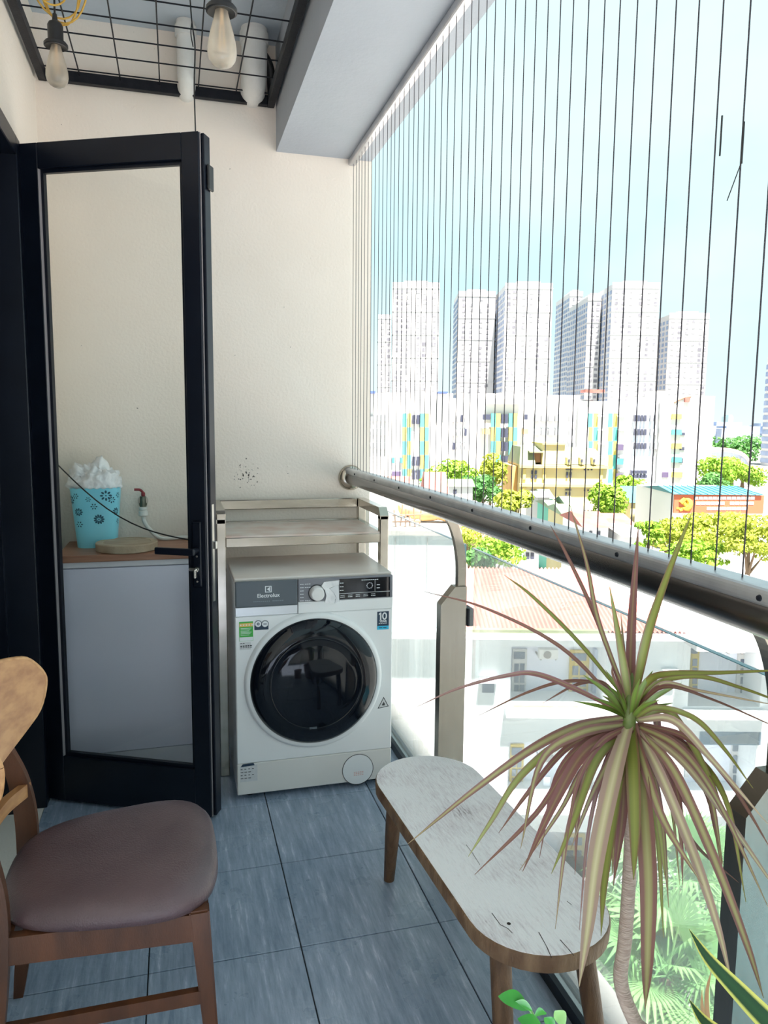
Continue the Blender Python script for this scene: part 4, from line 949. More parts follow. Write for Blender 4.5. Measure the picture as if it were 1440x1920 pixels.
LV = [  # waypoints in the photo, width mm, depth of the tip, material
 ([(1180,1330),(1184,1180),(1197,985)], 17, 1.12, 'leaf_wine'), ([(1188,1320),(1212,1200),(1250,1085),(1297,962)], 16, 1.00, 'leaf_green'),
 ([(1180,1320),(1166,1225),(1143,1100)], 15, 1.08, 'leaf_green'), ([(1168,1300),(1118,1160),(1065,1045),(1032,985)], 8, 1.22, 'leaf_wine'),
 ([(1172,1300),(1122,1165),(1100,1055),(1068,945)], 9, 1.20, 'leaf_red'), ([(1164,1300),(1085,1205),(1000,1120),(945,1078)], 9, 1.18, 'leaf_green'),
 ([(1162,1322),(1050,1212),(910,1140),(795,1109)], 7, 1.25, 'leaf_wine'), ([(1160,1332),(1080,1292),(1005,1263),(950,1266),(860,1290),(782,1325)], 10, 1.20, 'leaf_wine'),
 ([(1165,1322),(1128,1285),(1060,1278),(985,1300),(897,1342)], 8, 1.24, 'leaf_wine'), ([(1165,1318),(1128,1280),(1080,1284),(1018,1318)], 8, 1.28, 'leaf_wine'),
 ([(1186,1322),(1215,1278),(1255,1264),(1350,1262),(1500,1255)], 13, 0.98, 'leaf_green'), ([(1188,1328),(1230,1282),(1305,1268),(1390,1290),(1500,1330)], 9, 1.02, 'leaf_green'),
 ([(1190,1330),(1245,1288),(1335,1312),(1470,1370)], 8, 1.0, 'leaf_wine'), ([(1192,1335),(1240,1282),(1310,1295),(1470,1325)], 7, 1.03, 'leaf_pale'),
 ([(1190,1345),(1232,1326),(1300,1345),(1355,1400),(1412,1478)], 11, 1.05, 'leaf_green'), ([(1192,1350),(1248,1330),(1292,1385),(1335,1470),(1362,1535)], 14, 1.08, 'leaf_green'),
 ([(1195,1350),(1262,1350),(1335,1425),(1440,1545)], 13, 1.0, 'leaf_pale'), ([(1205,1292),(1226,1322),(1238,1400),(1262,1470),(1310,1545)], 14, 1.25, 'leaf_wine'),
 ([(1170,1345),(1085,1362),(1000,1402),(890,1480),(765,1582)], 17, 1.15, 'leaf_red'), ([(1165,1358),(1060,1388),(975,1455),(920,1540),(878,1606)], 15, 1.18, 'leaf_green'),
 ([(1165,1362),(1070,1398),(995,1480),(935,1562)], 12, 1.22, 'leaf_wine'), ([(1165,1368),(1080,1418),(1005,1525),(890,1640)], 12, 1.12, 'leaf_wine'),
 ([(1170,1368),(1098,1408),(1042,1500),(980,1634)], 21, 1.06, 'leaf_wine'), ([(1170,1372),(1118,1425),(1075,1540),(1034,1638)], 16, 1.12, 'leaf_green'),
 ([(1168,1370),(1095,1440),(1050,1520),(974,1632)], 11, 1.16, 'leaf_red'), ([(1178,1358),(1152,1452),(1120,1600),(1102,1740),(1086,1850)], 30, 0.98, 'leaf_pale'),
 ([(1180,1362),(1160,1480),(1135,1640),(1127,1755)], 18, 1.04, 'leaf_green'), ([(1186,1358),(1204,1480),(1216,1640),(1214,1800),(1210,1892)], 31, 0.98, 'leaf_red'),
 ([(1184,1362),(1188,1450),(1190,1560),(1188,1650)], 24, 1.03, 'leaf_green'), ([(1190,1360),(1238,1450),(1300,1600),(1345,1735),(1374,1852)], 18, 0.98, 'leaf_pale'),
 ([(1192,1362),(1262,1442),(1335,1600),(1400,1770),(1432,1872)], 17, 0.94, 'leaf_red'), ([(1195,1362),(1282,1430),(1380,1560),(1470,1690)], 14, 0.96, 'leaf_pale'),
 ([(1194,1360),(1272,1402),(1345,1500),(1440,1700)], 13, 0.97, 'leaf_red'), ([(1178,1370),(1154,1440),(1128,1540),(1103,1600)], 14, 1.10, 'leaf_wine'),
 ([(1188,1368),(1222,1470),(1238,1570),(1247,1648)], 15, 1.16, 'leaf_green'), ([(1190,1368),(1240,1470),(1300,1580),(1385,1655)], 12, 1.10, 'leaf_wine'),
 ([(1176,1366),(1140,1430),(1105,1500),(1070,1592)], 13, 1.18, 'leaf_red'), ([(1192,1366),(1252,1450),(1275,1560),(1280,1660)], 12, 1.2, 'leaf_wine'),
 ([(1182,1360),(1172,1440),(1166,1540),(1150,1660)], 20, 1.08, 'leaf_wine'), ([(1186,1364),(1210,1440),(1245,1540),(1318,1660)], 18, 1.03, 'leaf_red'),
 ([(1196,1356),(1290,1385),(1370,1470),(1450,1600)], 10, 1.0, 'leaf_wine'), ([(1174,1350),(1110,1400),(1085,1520),(1078,1640)], 12, 1.2, 'leaf_wine'),
 ([(1184,1330),(1172,1250),(1164,1150)], 9, 1.22, 'leaf_red'), ([(1176,1325),(1150,1270),(1147,1245)], 7, 1.05, 'leaf_wine'),
 ([(1180,1880),(1130,1780),(1140,1700),(1150,1690)][::-1], 9, 1.10, 'leaf_dry'),
]
R5 = random.Random(21)
EXTRA = []
for k in range(20):
    a = math.radians(R5.uniform(25, 155)); ln = R5.uniform(230, 420)
    dxk, dyk = math.cos(a), math.sin(a)
    x0, y0 = 1182+dxk*12, 1352+dyk*14
    EXTRA.append(([(x0, y0), (x0+dxk*ln*0.30, y0+dyk*ln*0.16-10*(1-dyk)), (x0+dxk*ln*0.55, y0+dyk*ln*0.5), (x0+dxk*ln*0.68, y0+ln*(0.55+0.4*dyk))], R5.uniform(9, 17), R5.uniform(1.06, 1.28), R5.choice(('leaf_wine', 'leaf_red', 'leaf_green', 'leaf_wine'))))
for k in range(16):
    a = math.radians(-170 + k*(160/15)); ln = R5.uniform(60, 130)
    EXTRA.append(([(1180+6*math.cos(a), 1345), (1180+ln*0.4*math.cos(a), 1335+ln*0.4*math.sin(a)), (1180+ln*0.9*math.cos(a), 1330+ln*0.75*math.sin(a))], R5.uniform(9, 13), R5.uniform(1.08, 1.2), 'leaf_young'))
for way, wmm, tip, lm in LV[:-1] + EXTRA:
    pts = []
    for i, (px, py) in enumerate(way):
        f_ = i/(len(way)-1); t_ = 1.15 + (tip-1.15)*f_**0.8
        if i == 0: t_ = 1.15
        d_ = ray(px, py)
        lim = 0.735/d_.x if d_.x > 0 else 9
        pts.append(CAM + d_*min(t_, lim))
    sp_ = spline(pts, 7)
    sc = sum(((p_-CAM).length for p_ in sp_))/len(sp_)/1.15
    build('leaf', ribbon(sp_, wmm*1e-3*(0.92), 0.28, rnd.uniform(-0.5, 0.5), 0.6, wobble=0.15), lm, dp, smooth=True)

# snake plant beside it
sn_pc = Vector((0.735, 0.52, 0))
sn = thing('snake_plant', 'snake plant with dark green yellow-edged leaves in a pot', 'plant', sn_pc)
build('pot', MB().lathe([(0.0, 0.0), (0.07, 0.0), (0.095, 0.20), (0.102, 0.20), (0.102, 0.225), (0.092, 0.225), (0.09, 0.2), (0.0, 0.198)], sn_pc, 'z', 36), 'terracotta', sn, smooth=40)
build('soil', MB().lathe([(0.0, 0.206), (0.09, 0.203)], sn_pc, 'z', 28), 'soil', sn)
for way, wmm, t0, t1 in (([(1292,1742),(1330,1800),(1400,1875),(1480,1960),(1550,2060),(1620,2230)], 36, 0.96, 0.84), ([(1292,1874),(1320,1915),(1370,1960),(1440,2030),(1520,2140),(1600,2300)], 34, 0.96, 0.84)):
    pts = [CAM + ray(*q)*tlerp(t0, t1, i/(len(way)-1)) for i, q in enumerate(way)] + [sn_pc+Vector((rnd.uniform(-.02, .02), rnd.uniform(-.02, .02), 0.205))]
    sp_ = spline(pts, 7)[::-1]
    build('leaf', ribbon(sp_, wmm*1e-3, 0.18, 0.1, 0.6), 'leaf_snake', sn, smooth=True)
for (dx, dy, h) in ((0.03, -0.02, 0.32), (-0.02, -0.05, 0.26), (0.04, 0.03, 0.36)):
    pts = spline([sn_pc+Vector((dx*0.5, dy*0.5, 0.205)), sn_pc+Vector((dx, dy, 0.205+h*0.5)), sn_pc+Vector((dx*1.8, dy*1.8, 0.205+h))], 8)
    build('leaf', ribbon(pts, 0.045, 0.2, 0.2, 0.6), 'leaf_snake', sn, smooth=True)
for way in ([(1345,2150),(1330,1960),(1325,1870),(1334,1818)], [(1360,2150),(1338,1980),(1318,1900),(1316,1856)]):
    pts = [sn_pc+Vector((-0.03, 0.04, 0.205))] + [at(px, py, 0.96) for px, py in way]
    build('dry_leaf', ribbon(spline(pts, 6), 0.009, 0.3, 0.0, 0.8), 'leaf_dry', sn, smooth=True)
# small glossy-leaved plant at the bottom
gp_pc = Vector((0.43, 0.93, 0))
gp = thing('glossy_plant', 'small potted plant with glossy green leaflets below the bench', 'plant', gp_pc)
build('pot', MB().lathe([(0.0, 0.0), (0.06, 0.0), (0.075, 0.15), (0.08, 0.15), (0.08, 0.17), (0.07, 0.17), (0.07, 0.15), (0.0, 0.149)], gp_pc, 'z', 36), 'terracotta', gp, smooth=40)
build('soil', MB().lathe([(0.0, 0.156), (0.07, 0.153)], gp_pc, 'z', 28), 'soil', gp)
def leaflet(p0, p1, w_, m_, par, roll=0.0):
    mid = (p0+p1)/2 + Vector((0, 0, 0.006))
    pts = spline([p0, mid, p1], 6); mb = MB(); prev = None
    t_ = (p1-p0).normalized(); view = Matrix.Rotation(roll, 3, t_) @ (CAM-mid).normalized(); side = t_.cross(view).normalized(); nn = side.cross(t_)
    rows = []
    for i, q in enumerate(pts):
        f_ = i/(len(pts)-1); ww = w_*0.5*math.sin(PI*min(0.999, max(0.02, f_)))**0.75
        rows.append([q-side*ww+nn*ww*0.25, q, q+side*ww+nn*ww*0.25])
    mb.grid(rows); build('leaflet', mb, m_, par, smooth=True)
T_ = 1.06
stem1 = [gp_pc+Vector((0.01, 0, 0.155)), at(1050, 1990, T_), at(1012, 1925, T_), at(992, 1890, T_)]
build('stem', MB().tube(spline(stem1, 6), 0.0022, 8), 'leaf_new', gp, smooth=True)
stem2 = [gp_pc+Vector((0.03, 0.01, 0.155)), at(1070, 1985, T_-0.02), at(1045, 1925, T_-0.02)]
build('stem', MB().tube(spline(stem2, 6), 0.0022, 8), 'leaf_new', gp, smooth=True)
for a, b_, w_, m_, ro in (((992,1893),(934,1868),0.022,'leaf_glossy',0.2), ((998,1895),(960,1880),0.012,'leaf_glossy',-0.5), ((1020,1935),(970,1910),0.018,'leaf_glossy',0.1), ((1040,1935),(1020,1908),0.014,'leaf_glossy',0.0), ((1058,1925),(1040,1895),0.018,'leaf_new',0.0), ((1002,1905),(1025,1900),0.010,'leaf_glossy',0.4), ((1060,1960),(1095,1935),0.018,'leaf_glossy',0.2), ((1040,1970),(1000,1950),0.018,'leaf_glossy',0.2)):
    leaflet(at(*a, T_-0.01), at(*b_, T_-0.015), w_, m_, gp, ro)

# ================================================================== OUTSIDE
gd = build('ground', MB().box(-300, 1500, -400, 2500, GZ-1, GZ), 'ground_mix'); struct(gd, 'ground of the neighbourhood far below')
def bthing(name, label, cat, px, D, group=None):
    u, _ = fac(px, 900, D); p_ = RH*u + FH*D
    return thing(name, label, cat, (p_.x, p_.y, GZ), -YAW, group)
def prect(px0, py0, px1, py1, D):
    pxm, pym = (px0+px1)/2, (py0+py1)/2
    u0 = fac(px0, pym, D)[0]; u1 = fac(px1, pym, D)[0]; z1 = fac(pxm, py0, D)[1]; z0 = fac(pxm, py1, D)[1]
    return u0, u1, z0, z1
def fpart(name, par, px0, py0, px1, py1, D, m_, proud=0.1, back=0.0, sub=None):
    u0, u1, z0, z1 = prect(px0, py0, px1, py1, D)
    return build(name, MB().fbox(u0, u1, D-proud, D-back+0.02, z0, z1), m_, sub or par)

# ---- residential towers
def tower(label, px0, px1, ptop, D, depth, cols, crown=True, side=True, wall='tower_white', rows=26, story=3.15, ww=2.1):
    tw = bthing('residential_tower', label, 'tower block', (px0+px1)/2, D, 'white residential towers on the skyline')
    u0, u1, z0, z1 = prect(px0, ptop, px1, 800, D)
    build('wall', MB().fbox(u0, u1, D, D+depth, GZ, z1), wall, tw)
    W_ = u1-u0
    mb = MB(); mf = MB()
    for c_ in cols:
        uc = u0 + W_*c_
        for r_ in range(rows):
            z = z1 - 3.2 - r_*story
            if rnd.random() < 0.07: continue
            w_ = ww*rnd.choice((0.7, 0.85, 1.0)); h_ = rnd.choice((1.3, 1.6, 1.9))
            mb.fbox(uc-w_/2, uc+w_/2, D-0.25, D+0.1, z-h_, z)
    build('window_rows', mb, 'tower_window', tw, kind='stuff')
    # ledges, slightly proud floor bands
    bm_ = MB()
    for r_ in range(0, rows, 4): bm_.fbox(u0-0.2, u1+0.2, D-0.35, D+0.05, z1-2.2-r_*story, z1-1.9-r_*story)
    build('floor_band', bm_, wall, tw)
    if side:
        mb = MB(); us = u0
        nd = max(3, int(depth/5))
        for c_ in range(nd):
            dd = D + depth*(c_+0.5)/nd
            for r_ in range(rows):
                z = z1-3.2-r_*story; mb.fbox(us-0.25, us+0.1, dd-1.4, dd+1.4, z-1.9, z)
        build('side_window_rows', mb, 'tower_window_blue', tw, kind='stuff')
    if crown:
        cw = MB().fbox(u0+W_*0.25, u0+W_*0.75, D+2, D+depth*0.6, z1, z1+2.2).fbox(u0, u1, D, D+0.6, z1, z1+1.0)
        build('roof_crown', cw, wall, tw)
    return tw
DT = 430
tower('white tower with low wing on its left, above the striped school', 735, 822, 533, DT, 26, (0.09, 0.20, 0.33, 0.55, 0.68, 0.90), side=False)
tower('short tower wing rising left of the leftmost tall tower', 708, 733, 590, DT+3, 20, (0.35, 0.8), side=False, crown=False)
tower('slim white tower partly hidden by its broader neighbour, with two dark window columns', 857, 926, 549, DT+30, 30, (0.15, 0.35, 0.62, 0.80))
tower('broad white tower in the middle of the skyline', 944, 1032, 534, DT, 46, (0.09, 0.20, 0.40, 0.56, 0.72, 0.90))
tower('narrow blue-grey tower set back between two broad white towers', 1064, 1088, 549, DT+70, 40, (0.3, 0.75), wall='tower_white')
tower('blue-grey tower wing just left of the tallest right-hand tower', 1098, 1122, 556, DT+18, 45, (0.4, 0.8))
tower('broad white tower right of the blue-grey wing, topped by a crown', 1143, 1231, 533, DT, 42, (0.09, 0.24, 0.40, 0.60, 0.78, 0.93))
tower('lower white tower at the right end of the row', 1250, 1324, 590, DT+20, 34, (0.10, 0.26, 0.46, 0.62, 0.80, 0.93))
tower('grey-blue tower cut by the right edge of the view', 1452, 1540, 668, 330, 8, (0.2, 0.5, 0.8), crown=False)

# ---- striped school
DS = 195
sc_ = bthing('school_building', 'long white school with turquoise and yellow checkered stripes', 'school', 1010, DS)
def sblock(px0, px1, ptop, D=DS, depth=22, m_='school_white', name='wall'):
    u0, u1, z0, z1 = prect(px0, ptop, px1, 900, D)
    return build(name, MB().fbox(u0, u1, D, D+depth, GZ, z1), m_, sc_)
sblock(670, 848, 737); sblock(836, 1110, 748, DS+1.5); sblock(1085, 1192, 752, DS-0.5); sblock(1236, 1336, 742, DS-2); sblock(1020, 1085, 741, DS+4, 12)
sblock(1186, 1240, 756, DS-1, 20, 'school_grey'); sblock(880, 990, 738, DS+6, 12); sblock(1226, 1246, 733, DS-1, 8)
rowsY = [775, 801, 827, 853, 879, 905]
def stripe(xa, xb, phase):
    for r_ in range(5):
        c_ = ('turquoise', 'yellow_panel')[(r_+phase) % 2]
        fpart('facade_panel', sc_, xa, rowsY[r_], xb, rowsY[r_+1], DS-0.4, c_, 0.2, -0.6)
for grp in ((755, 762.5, 764, 771), (788, 795.5, 797, 804), (921, 929, 930, 938), (954, 960.5, 961.5, 970), (1103, 1110.5, 1112.5, 1120), (1140, 1148, 1149.5, 1157)):
    stripe(grp[0], grp[1], 0); stripe(grp[2], grp[3], 1)
def win(px0, py0, px1, py1, m_='far_window', D=DS, name='window'):
    w_ = fpart(name, sc_, px0, py0, px1, py1, D-0.5, m_, 0.25, -0.7)
    return w_
for r_ in range(5):
    y = rowsY[r_]
    if r_ in (0, 3, 4):
        win(773, y+3, 779, y+20); win(781, y+3, 787, y+20)
    win(940, y+2, 945.5, y+19) if r_ < 4 else None; win(946.5, y+2, 952, y+19) if r_ < 4 else None
    for q in range(6):
        if r_ < 3: win(834+q*7.4, y+3, 838+q*7.4, y+16, 'pale_window' if (q*3+r_) % 4 else 'far_window', DS+1.5)
    for q in range(4):
        if r_ < 3: win(695+q*8, y+3, 700+q*8, y+15, 'pale_window')
    for q in range(4):
        if r_ < 2: win(1002+q*13, y+2, 1012+q*13, y+15, 'pale_window', DS+1.5)
    for q in range(2):
        if r_ < 3: win(1067+q*7, y+3, 1071+q*7, y+16, 'pale_window', DS-1)
    for q in range(4):
        if r_ < 3: win(1189+q*6.3, y+3+q*0.2, 1193+q*6.3, y+15, 'far_window', DS-1)
    if r_ < 3:
        for q in range(2): win(1219+q*8, y+3, 1224+q*8, y+15, 'pale_window', DS-1)
    win(1122, y+1, 1138, y+3, 'pale_window', DS-1); win(1158, y+1, 1174, y+3, 'pale_window', DS-1)
for q in range(5): win(1182+q*6.4, 882, 1187+q*6.4, 888, 'far_window', DS-1); win(1182+q*6.4, 890, 1187+q*6.4, 896, 'far_window', DS-1)
for (a, b_, c_, d_, m_) in ((905, 777, 919, 787, 'far_window'), (735, 884, 752, 893, 'purple_window'), (806, 885, 816, 895, 'far_window'), (902, 882, 912, 892, 'purple_window'), (983, 777, 989, 787, 'far_window'), (1156, 833, 1168, 844, 'purple_window'), (1156, 860, 1168, 871, 'blue_roof'), (1155, 888, 1167, 899, 'purple_window'), (1241, 885, 1253, 895, 'purple_window'), (1276, 811, 1284, 816, 'far_window'), (1274, 838, 1283, 844, 'far_window'), (1273, 859, 1280, 868, 'far_window'), (1272, 885, 1279, 895, 'far_window'), (735, 858, 740, 868, 'blue_roof'), (750, 858, 755, 868, 'blue_roof'), (905, 804, 918, 814, 'ochre_panel'), (980, 804, 990, 814, 'ochre_panel')):
    win(a, b_, c_, d_, m_, DS-1.5 if a > 1100 else DS)
for (y, m_) in ((776, 'yellow_panel'), (805, 'turquoise'), (831, 'yellow_panel'), (857, 'turquoise'), (885, 'yellow_panel')):
    fpart('facade_panel', sc_, 1260, y, 1278, y+10, DS-2.4, m_, 0.2, -0.6)
fpart('roof_canopy', sc_, 820, 735, 838, 738, DS, 'blue_canopy', 3, -3); fpart('roof_canopy', sc_, 692, 734, 704, 738, DS, 'blue_canopy', 3, -3)
fpart('roof_plant', sc_, 912, 748, 975, 757, DS+1, 'concrete', 1.5, 0); fpart('roof_awning', sc_, 1094, 731, 1130, 736, DS, 'red_roof', 2, -3)
u0, u1, z0, z1 = prect(1264, 744, 1295, 755, DS-2)
build('roof_arch', MB().tube([RH*(u0+(u1-u0)*k/10)+FH*(DS-2.2)+ZZ*(z0+(z1-z0)*math.sin(PI*k/20)) for k in range(11)], 0.18, 6), 'rust', sc_)
fpart('roof_sign', sc_, 1283, 745, 1292, 754, DS-2, 'red_roof', 0.5, 0)

# ---- yellow house with mansard roof
DY = 130
yh = bthing('mansard_house', 'yellow house with green mansard roof and cornices below the school', 'house', 1050, DY)
u0, u1, z0, z1 = prect(975, 872, 1137, 985, DY)
build('wall', MB().fbox(u0, u1, DY, DY+14, GZ, z1), 'cream_wall', yh)
u0s = fac(956, 900, DY+5)[0]
build('side_wing', MB().fbox(u0s, u0-0.05, DY+3, DY+14, GZ, z1-0.4), 'ochre_wall', yh)
for py in (875, 910):
    a = prect(973, py-2.5, 1139, py+2.5, DY); build('cornice', MB().fbox(a[0], a[1], DY-0.7, DY+0.1, a[2], a[3]), 'cream_trim', yh)
def mansard(px0, px1, pxt0, pxt1, ptop, pbot):
    a0, a1 = fac(px0, pbot, DY)[0], fac(px1, pbot, DY)[0]; b0, b1_ = fac(pxt0, ptop, DY)[0], fac(pxt1, ptop, DY)[0]
    zb, zt = fac(px0, pbot, DY)[1], fac(px0, ptop, DY)[1]
    mb = MB(); lo = [RH*a0+FH*DY+ZZ*zb, RH*a1+FH*DY+ZZ*zb, RH*a1+FH*(DY+13)+ZZ*zb, RH*a0+FH*(DY+13)+ZZ*zb]; hi = [RH*b0+FH*(DY+2)+ZZ*zt, RH*b1_+FH*(DY+2)+ZZ*zt, RH*b1_+FH*(DY+11)+ZZ*zt, RH*b0+FH*(DY+11)+ZZ*zt]
    v1 = [mb.bm.verts.new(p_) for p_ in lo]; v2 = [mb.bm.verts.new(p_) for p_ in hi]
    mb.bm.faces.new(v2)
    for i in range(4): mb.bm.faces.new((v1[i], v1[(i+1) % 4], v2[(i+1) % 4], v2[i]))
    return mb
build('roof', mansard(1060, 1137, 1060, 1123, 842, 871), 'green_roof', yh); build('roof', mansard(974, 1004, 980, 1004, 838, 871), 'green_roof', yh)
a = prect(1018, 833, 1060, 871, DY); build('attic', MB().fbox(a[0], a[1], DY+0.3, DY+9, a[2], a[3]), 'cream_wall', yh)
a = prect(1017, 831, 1061, 834, DY); build('attic_cornice', MB().fbox(a[0], a[1], DY-0.1, DY+9.2, a[2], a[3]), 'cream_trim', yh)
a = prect(996, 846, 1017, 868, DY); build('terrace_room', MB().fbox(a[0], a[1], DY+1.5, DY+6, a[2], a[3]), 'rust', yh)
a = prect(993, 838, 1020, 847, DY); build('awning', MB().prism([RH*a[0]+FH*(DY+6)+ZZ*a[3], RH*a[0]+FH*DY+ZZ*a[2], RH*a[0]+FH*DY+ZZ*(a[2]-0.2), RH*a[0]+FH*(DY+6)+ZZ*(a[3]-0.3)], RH*(a[1]-a[0])), 'green_roof', yh)
for px in (1067, 1091, 1114):
    d_ = fpart('dormer', yh, px-4.5, 858, px+4.5, 871, DY-0.2, 'cream_wall', 0.6, -2.5); fpart('pane', yh, px-1.6, 861, px+1.6, 867, DY-0.9, 'far_window', 0.1, -0.2, sub=d_)
for (a, b_, c_, d_) in ((996, 882, 1000, 889), (1002.5, 882, 1006.5, 889), (996, 891, 1000, 898), (1002.5, 891, 1006.5, 898), (996, 918, 999.5, 924), (1002, 918, 1005, 924), (995.5, 932, 999, 943), (1001.5, 932, 1005, 943), (1061.5, 885, 1065, 896), (1068, 885, 1071.5, 896), (1061, 879.5, 1073, 881.5), (1060, 917.5, 1071, 919.5), (1060, 923, 1063, 929), (1066.5, 923, 1069.5, 929)):
    fpart('window', yh, a, b_, c_, d_, DY-0.1, 'far_window', 0.12, -0.3)
for py in (880.5, 919.5, 957.5):
    for q in range(3): fpart('vent', yh, 1095+q*6.5, py-1.3, 1097.6+q*6.5, py+1.3, DY-0.1, 'far_window', 0.12, -0.3)
for px in (983, 1020, 1127):
    for py in (879, 913): fpart('pilaster', yh, px-2.6, py, px+2.6, py+(16 if py > 900 else 20), DY, 'cream_trim', 0.25, 0)

# ---- low sheds and houses between
def shed(name, label, px0, ptop, px1, D, wall, roof, pitch=2.0, depth=8, wins=(), cat='house', hip=0.0):
    h_ = bthing(name, label, cat, (px0+px1)/2, D)
    u0, u1, z0, z1 = prect(px0, ptop, px1, ptop+40, D)
    build('wall', MB().fbox(u0, u1, D, D+depth, GZ, z1), wall, h_)
    lo = [RH*(u0-0.3)+FH*(D-0.4)+ZZ*z1, RH*(u1+0.3)+FH*(D-0.4)+ZZ*z1, RH*(u1+0.3)+FH*(D+depth+0.4)+ZZ*z1, RH*(u0-0.3)+FH*(D+depth+0.4)+ZZ*z1]
    rg = [RH*(u0-0.3+hip)+FH*(D+depth/2)+ZZ*(z1+pitch), RH*(u1+0.3-hip)+FH*(D+depth/2)+ZZ*(z1+pitch)]
    mb = MB(); v = [mb.bm.verts.new(p_) for p_ in lo+rg]
    for f_ in ((0, 1, 5, 4), (2, 3, 4, 5), (0, 4, 3), (1, 2, 5), (3, 2, 1, 0)): mb.bm.faces.new([v[i] for i in f_])
    build('roof', mb, roof, h_)
    for (a, b_, c_, d_) in wins: fpart('window', h_, a, b_, c_, d_, D-0.05, 'far_window', 0.1, -0.2)
    return h_
shed('tin_shed', 'green tin shed in front of the yellow mansard house', 1037, 955, 1050, 86, 'green_tin', 'pale_green_roof', 0.6, 9, cat='shed')
shed('tin_shed', 'taller green tin shed between grey wall and yellow house', 1020, 935, 1036, 107, 'green_tin', 'pale_green_roof', 1.0, 8, cat='shed')
shed('low_house', 'grey concrete house left of the green tin sheds', 1008, 932, 1030, 97, 'concrete', 'concrete', 0.4, 8)
shed('low_house', 'cream house with pale green roof right of the green tin sheds', 1060, 968, 1094, 74, 'cream_wall', 'pale_green_roof', 0.8, 8)
shed('low_house', 'small house with pale green roof above the tin sheds', 1062, 946, 1076, 104, 'cream_wall', 'pale_green_roof', 0.8, 7)
shed('low_house', 'white house with red roof right of the yellow mansard house', 1150, 986, 1188, 78, 'school_white', 'red_roof', 0.8, 9, ((1160, 990, 1168, 1008),))
shed('low_house', 'small pink-roofed house in front of the yellow mansard house', 1096, 988, 1140, 64, 'near_white', 'red_roof', 0.9, 8, ((1105, 996, 1110, 1004), (1120, 996, 1125, 1004)))
shed('low_house', 'white flat-roofed house beside the cream blue-roofed house', 1170, 1006, 1216, 62, 'school_white', 'concrete', 0.3, 8)
shed('low_house', 'cream house with blue roof left of the banner hall', 1182, 942, 1218, 123, 'cream_wall', 'blue_roof', 2.2, 12)
shed('low_house', 'pale house with teal roof among trees below the school', 842, 912, 886, 107, 'school_white', 'pale_green_roof', 0.8, 7, ((850, 918, 856, 926),))
shed('low_house', 'red-roofed house below the left stripes of the school', 800, 926, 836, 92, 'near_white', 'red_roof', 2.4, 9)
shed('low_house', 'small white house with red roof nearest the end wall', 716, 915, 770, 112, 'school_white', 'red_roof', 1.4, 10)
shed('low_house', 'house with blue roof seen under the handrail', 930, 1040, 962, 82, 'school_white', 'blue_roof', 1.5, 8)
shed('low_house', 'white house with dark windows seen under the handrail', 962, 1030, 1010, 70, 'near_white', 'concrete', 0.3, 6, ((986, 1036, 992, 1048), (995, 1036, 1001, 1048)))
shed('low_house', 'red-roofed house seen between handrail and glass', 862, 1012, 920, 64, 'cream_wall', 'red_roof', 2.2, 9)

# ---- banner hall
DH = 105
hl_ = bthing('assembly_hall', 'hall with blue roof and long orange banner along its front', 'hall', 1345, DH)
u0, u1, z0, z1 = prect(1262, 927, 1432, 1000, DH)
build('wall', MB().fbox(u0, u1, DH, DH+16, GZ, z1), 'school_white', hl_)
ul = fac(1220, 940, DH+14)[0]
build('gable_wall', MB().prism([RH*u0+FH*DH+ZZ*GZ, RH*u0+FH*DH+ZZ*z1, RH*ul+FH*(DH+14)+ZZ*(z1+0.2), RH*ul+FH*(DH+14)+ZZ*GZ], RH*1.5+FH*2.0), 'school_white', hl_)
zr = fac(1300, 911, DH+6)[1]
lo = [RH*(u0-0.2)+FH*(DH-0.5)+ZZ*z1, RH*(u1-0.6)+FH*(DH-0.5)+ZZ*z1, RH*(u1-0.6)+FH*(DH+13)+ZZ*z1, RH*(u0-0.2)+FH*(DH+13)+ZZ*z1]
rg = [RH*(u0-0.2)+FH*(DH+6)+ZZ*zr, RH*(u1-1.6)+FH*(DH+6)+ZZ*zr]
mb = MB(); v = [mb.bm.verts.new(p_) for p_ in lo+rg]
for f_ in ((0, 1, 5, 4), (2, 3, 4, 5), (0, 4, 3), (1, 2, 5), (3, 2, 1, 0)): mb.bm.faces.new([v[i] for i in f_])
rf = build('roof', mb, 'blue_roof', hl_)
mb = MB()
for k in range(14):
    f_ = k/13; p0 = lo[0].lerp(lo[1], f_); p1 = rg[0].lerp(rg[1], f_); mb.tube([p0+ZZ*0.06, p1+ZZ*0.06], 0.07, 5)
build('roof_seams', mb, 'blue_roof', rf)
bn_ = fpart('banner', hl_, 1263, 928, 1431, 962, DH-0.05, 'banner_red', 0.15, -0.1)
mb = MB()
for (yy, xa, xb, n_) in ((934, 1301, 1416, 13), (943.5, 1305, 1414, 12), (953.5, 1325, 1400, 8)):
    st_w = (xb-xa)/n_
    for q in range(n_):
        if yy > 940 and yy < 950 and q == 6: continue
        a = prect(xa+q*st_w, yy-2.6, xa+q*st_w+st_w*0.86, yy+2.6, DH-0.2); mb.fbox(a[0], a[1], DH-0.26, DH-0.18, a[2], a[3])
build('banner_lettering', mb, 'banner_white', bn_)
def P(px, py): u_, z_ = fac(px, py, DH-0.2); return RH*u_+FH*(DH-0.24)+ZZ*z_
mb = MB()
mb.tube([P(1284+9*math.cos(a), 944-9*math.sin(a)) for a in [math.radians(x_) for x_ in range(-120, 111, 18)]], [0.10, 0.25, 0.36, 0.44, 0.48, 0.48, 0.48, 0.44, 0.4, 0.34, 0.26, 0.16, 0.06], 6)
mb.tube([P(1292, 957), P(1279, 938)], 0.26, 6); mb.tube([P(1276, 943), P(1284, 935)], 0.34, 6); mb.tube([P(1279, 955), P(1274, 957)], 0.2, 6)
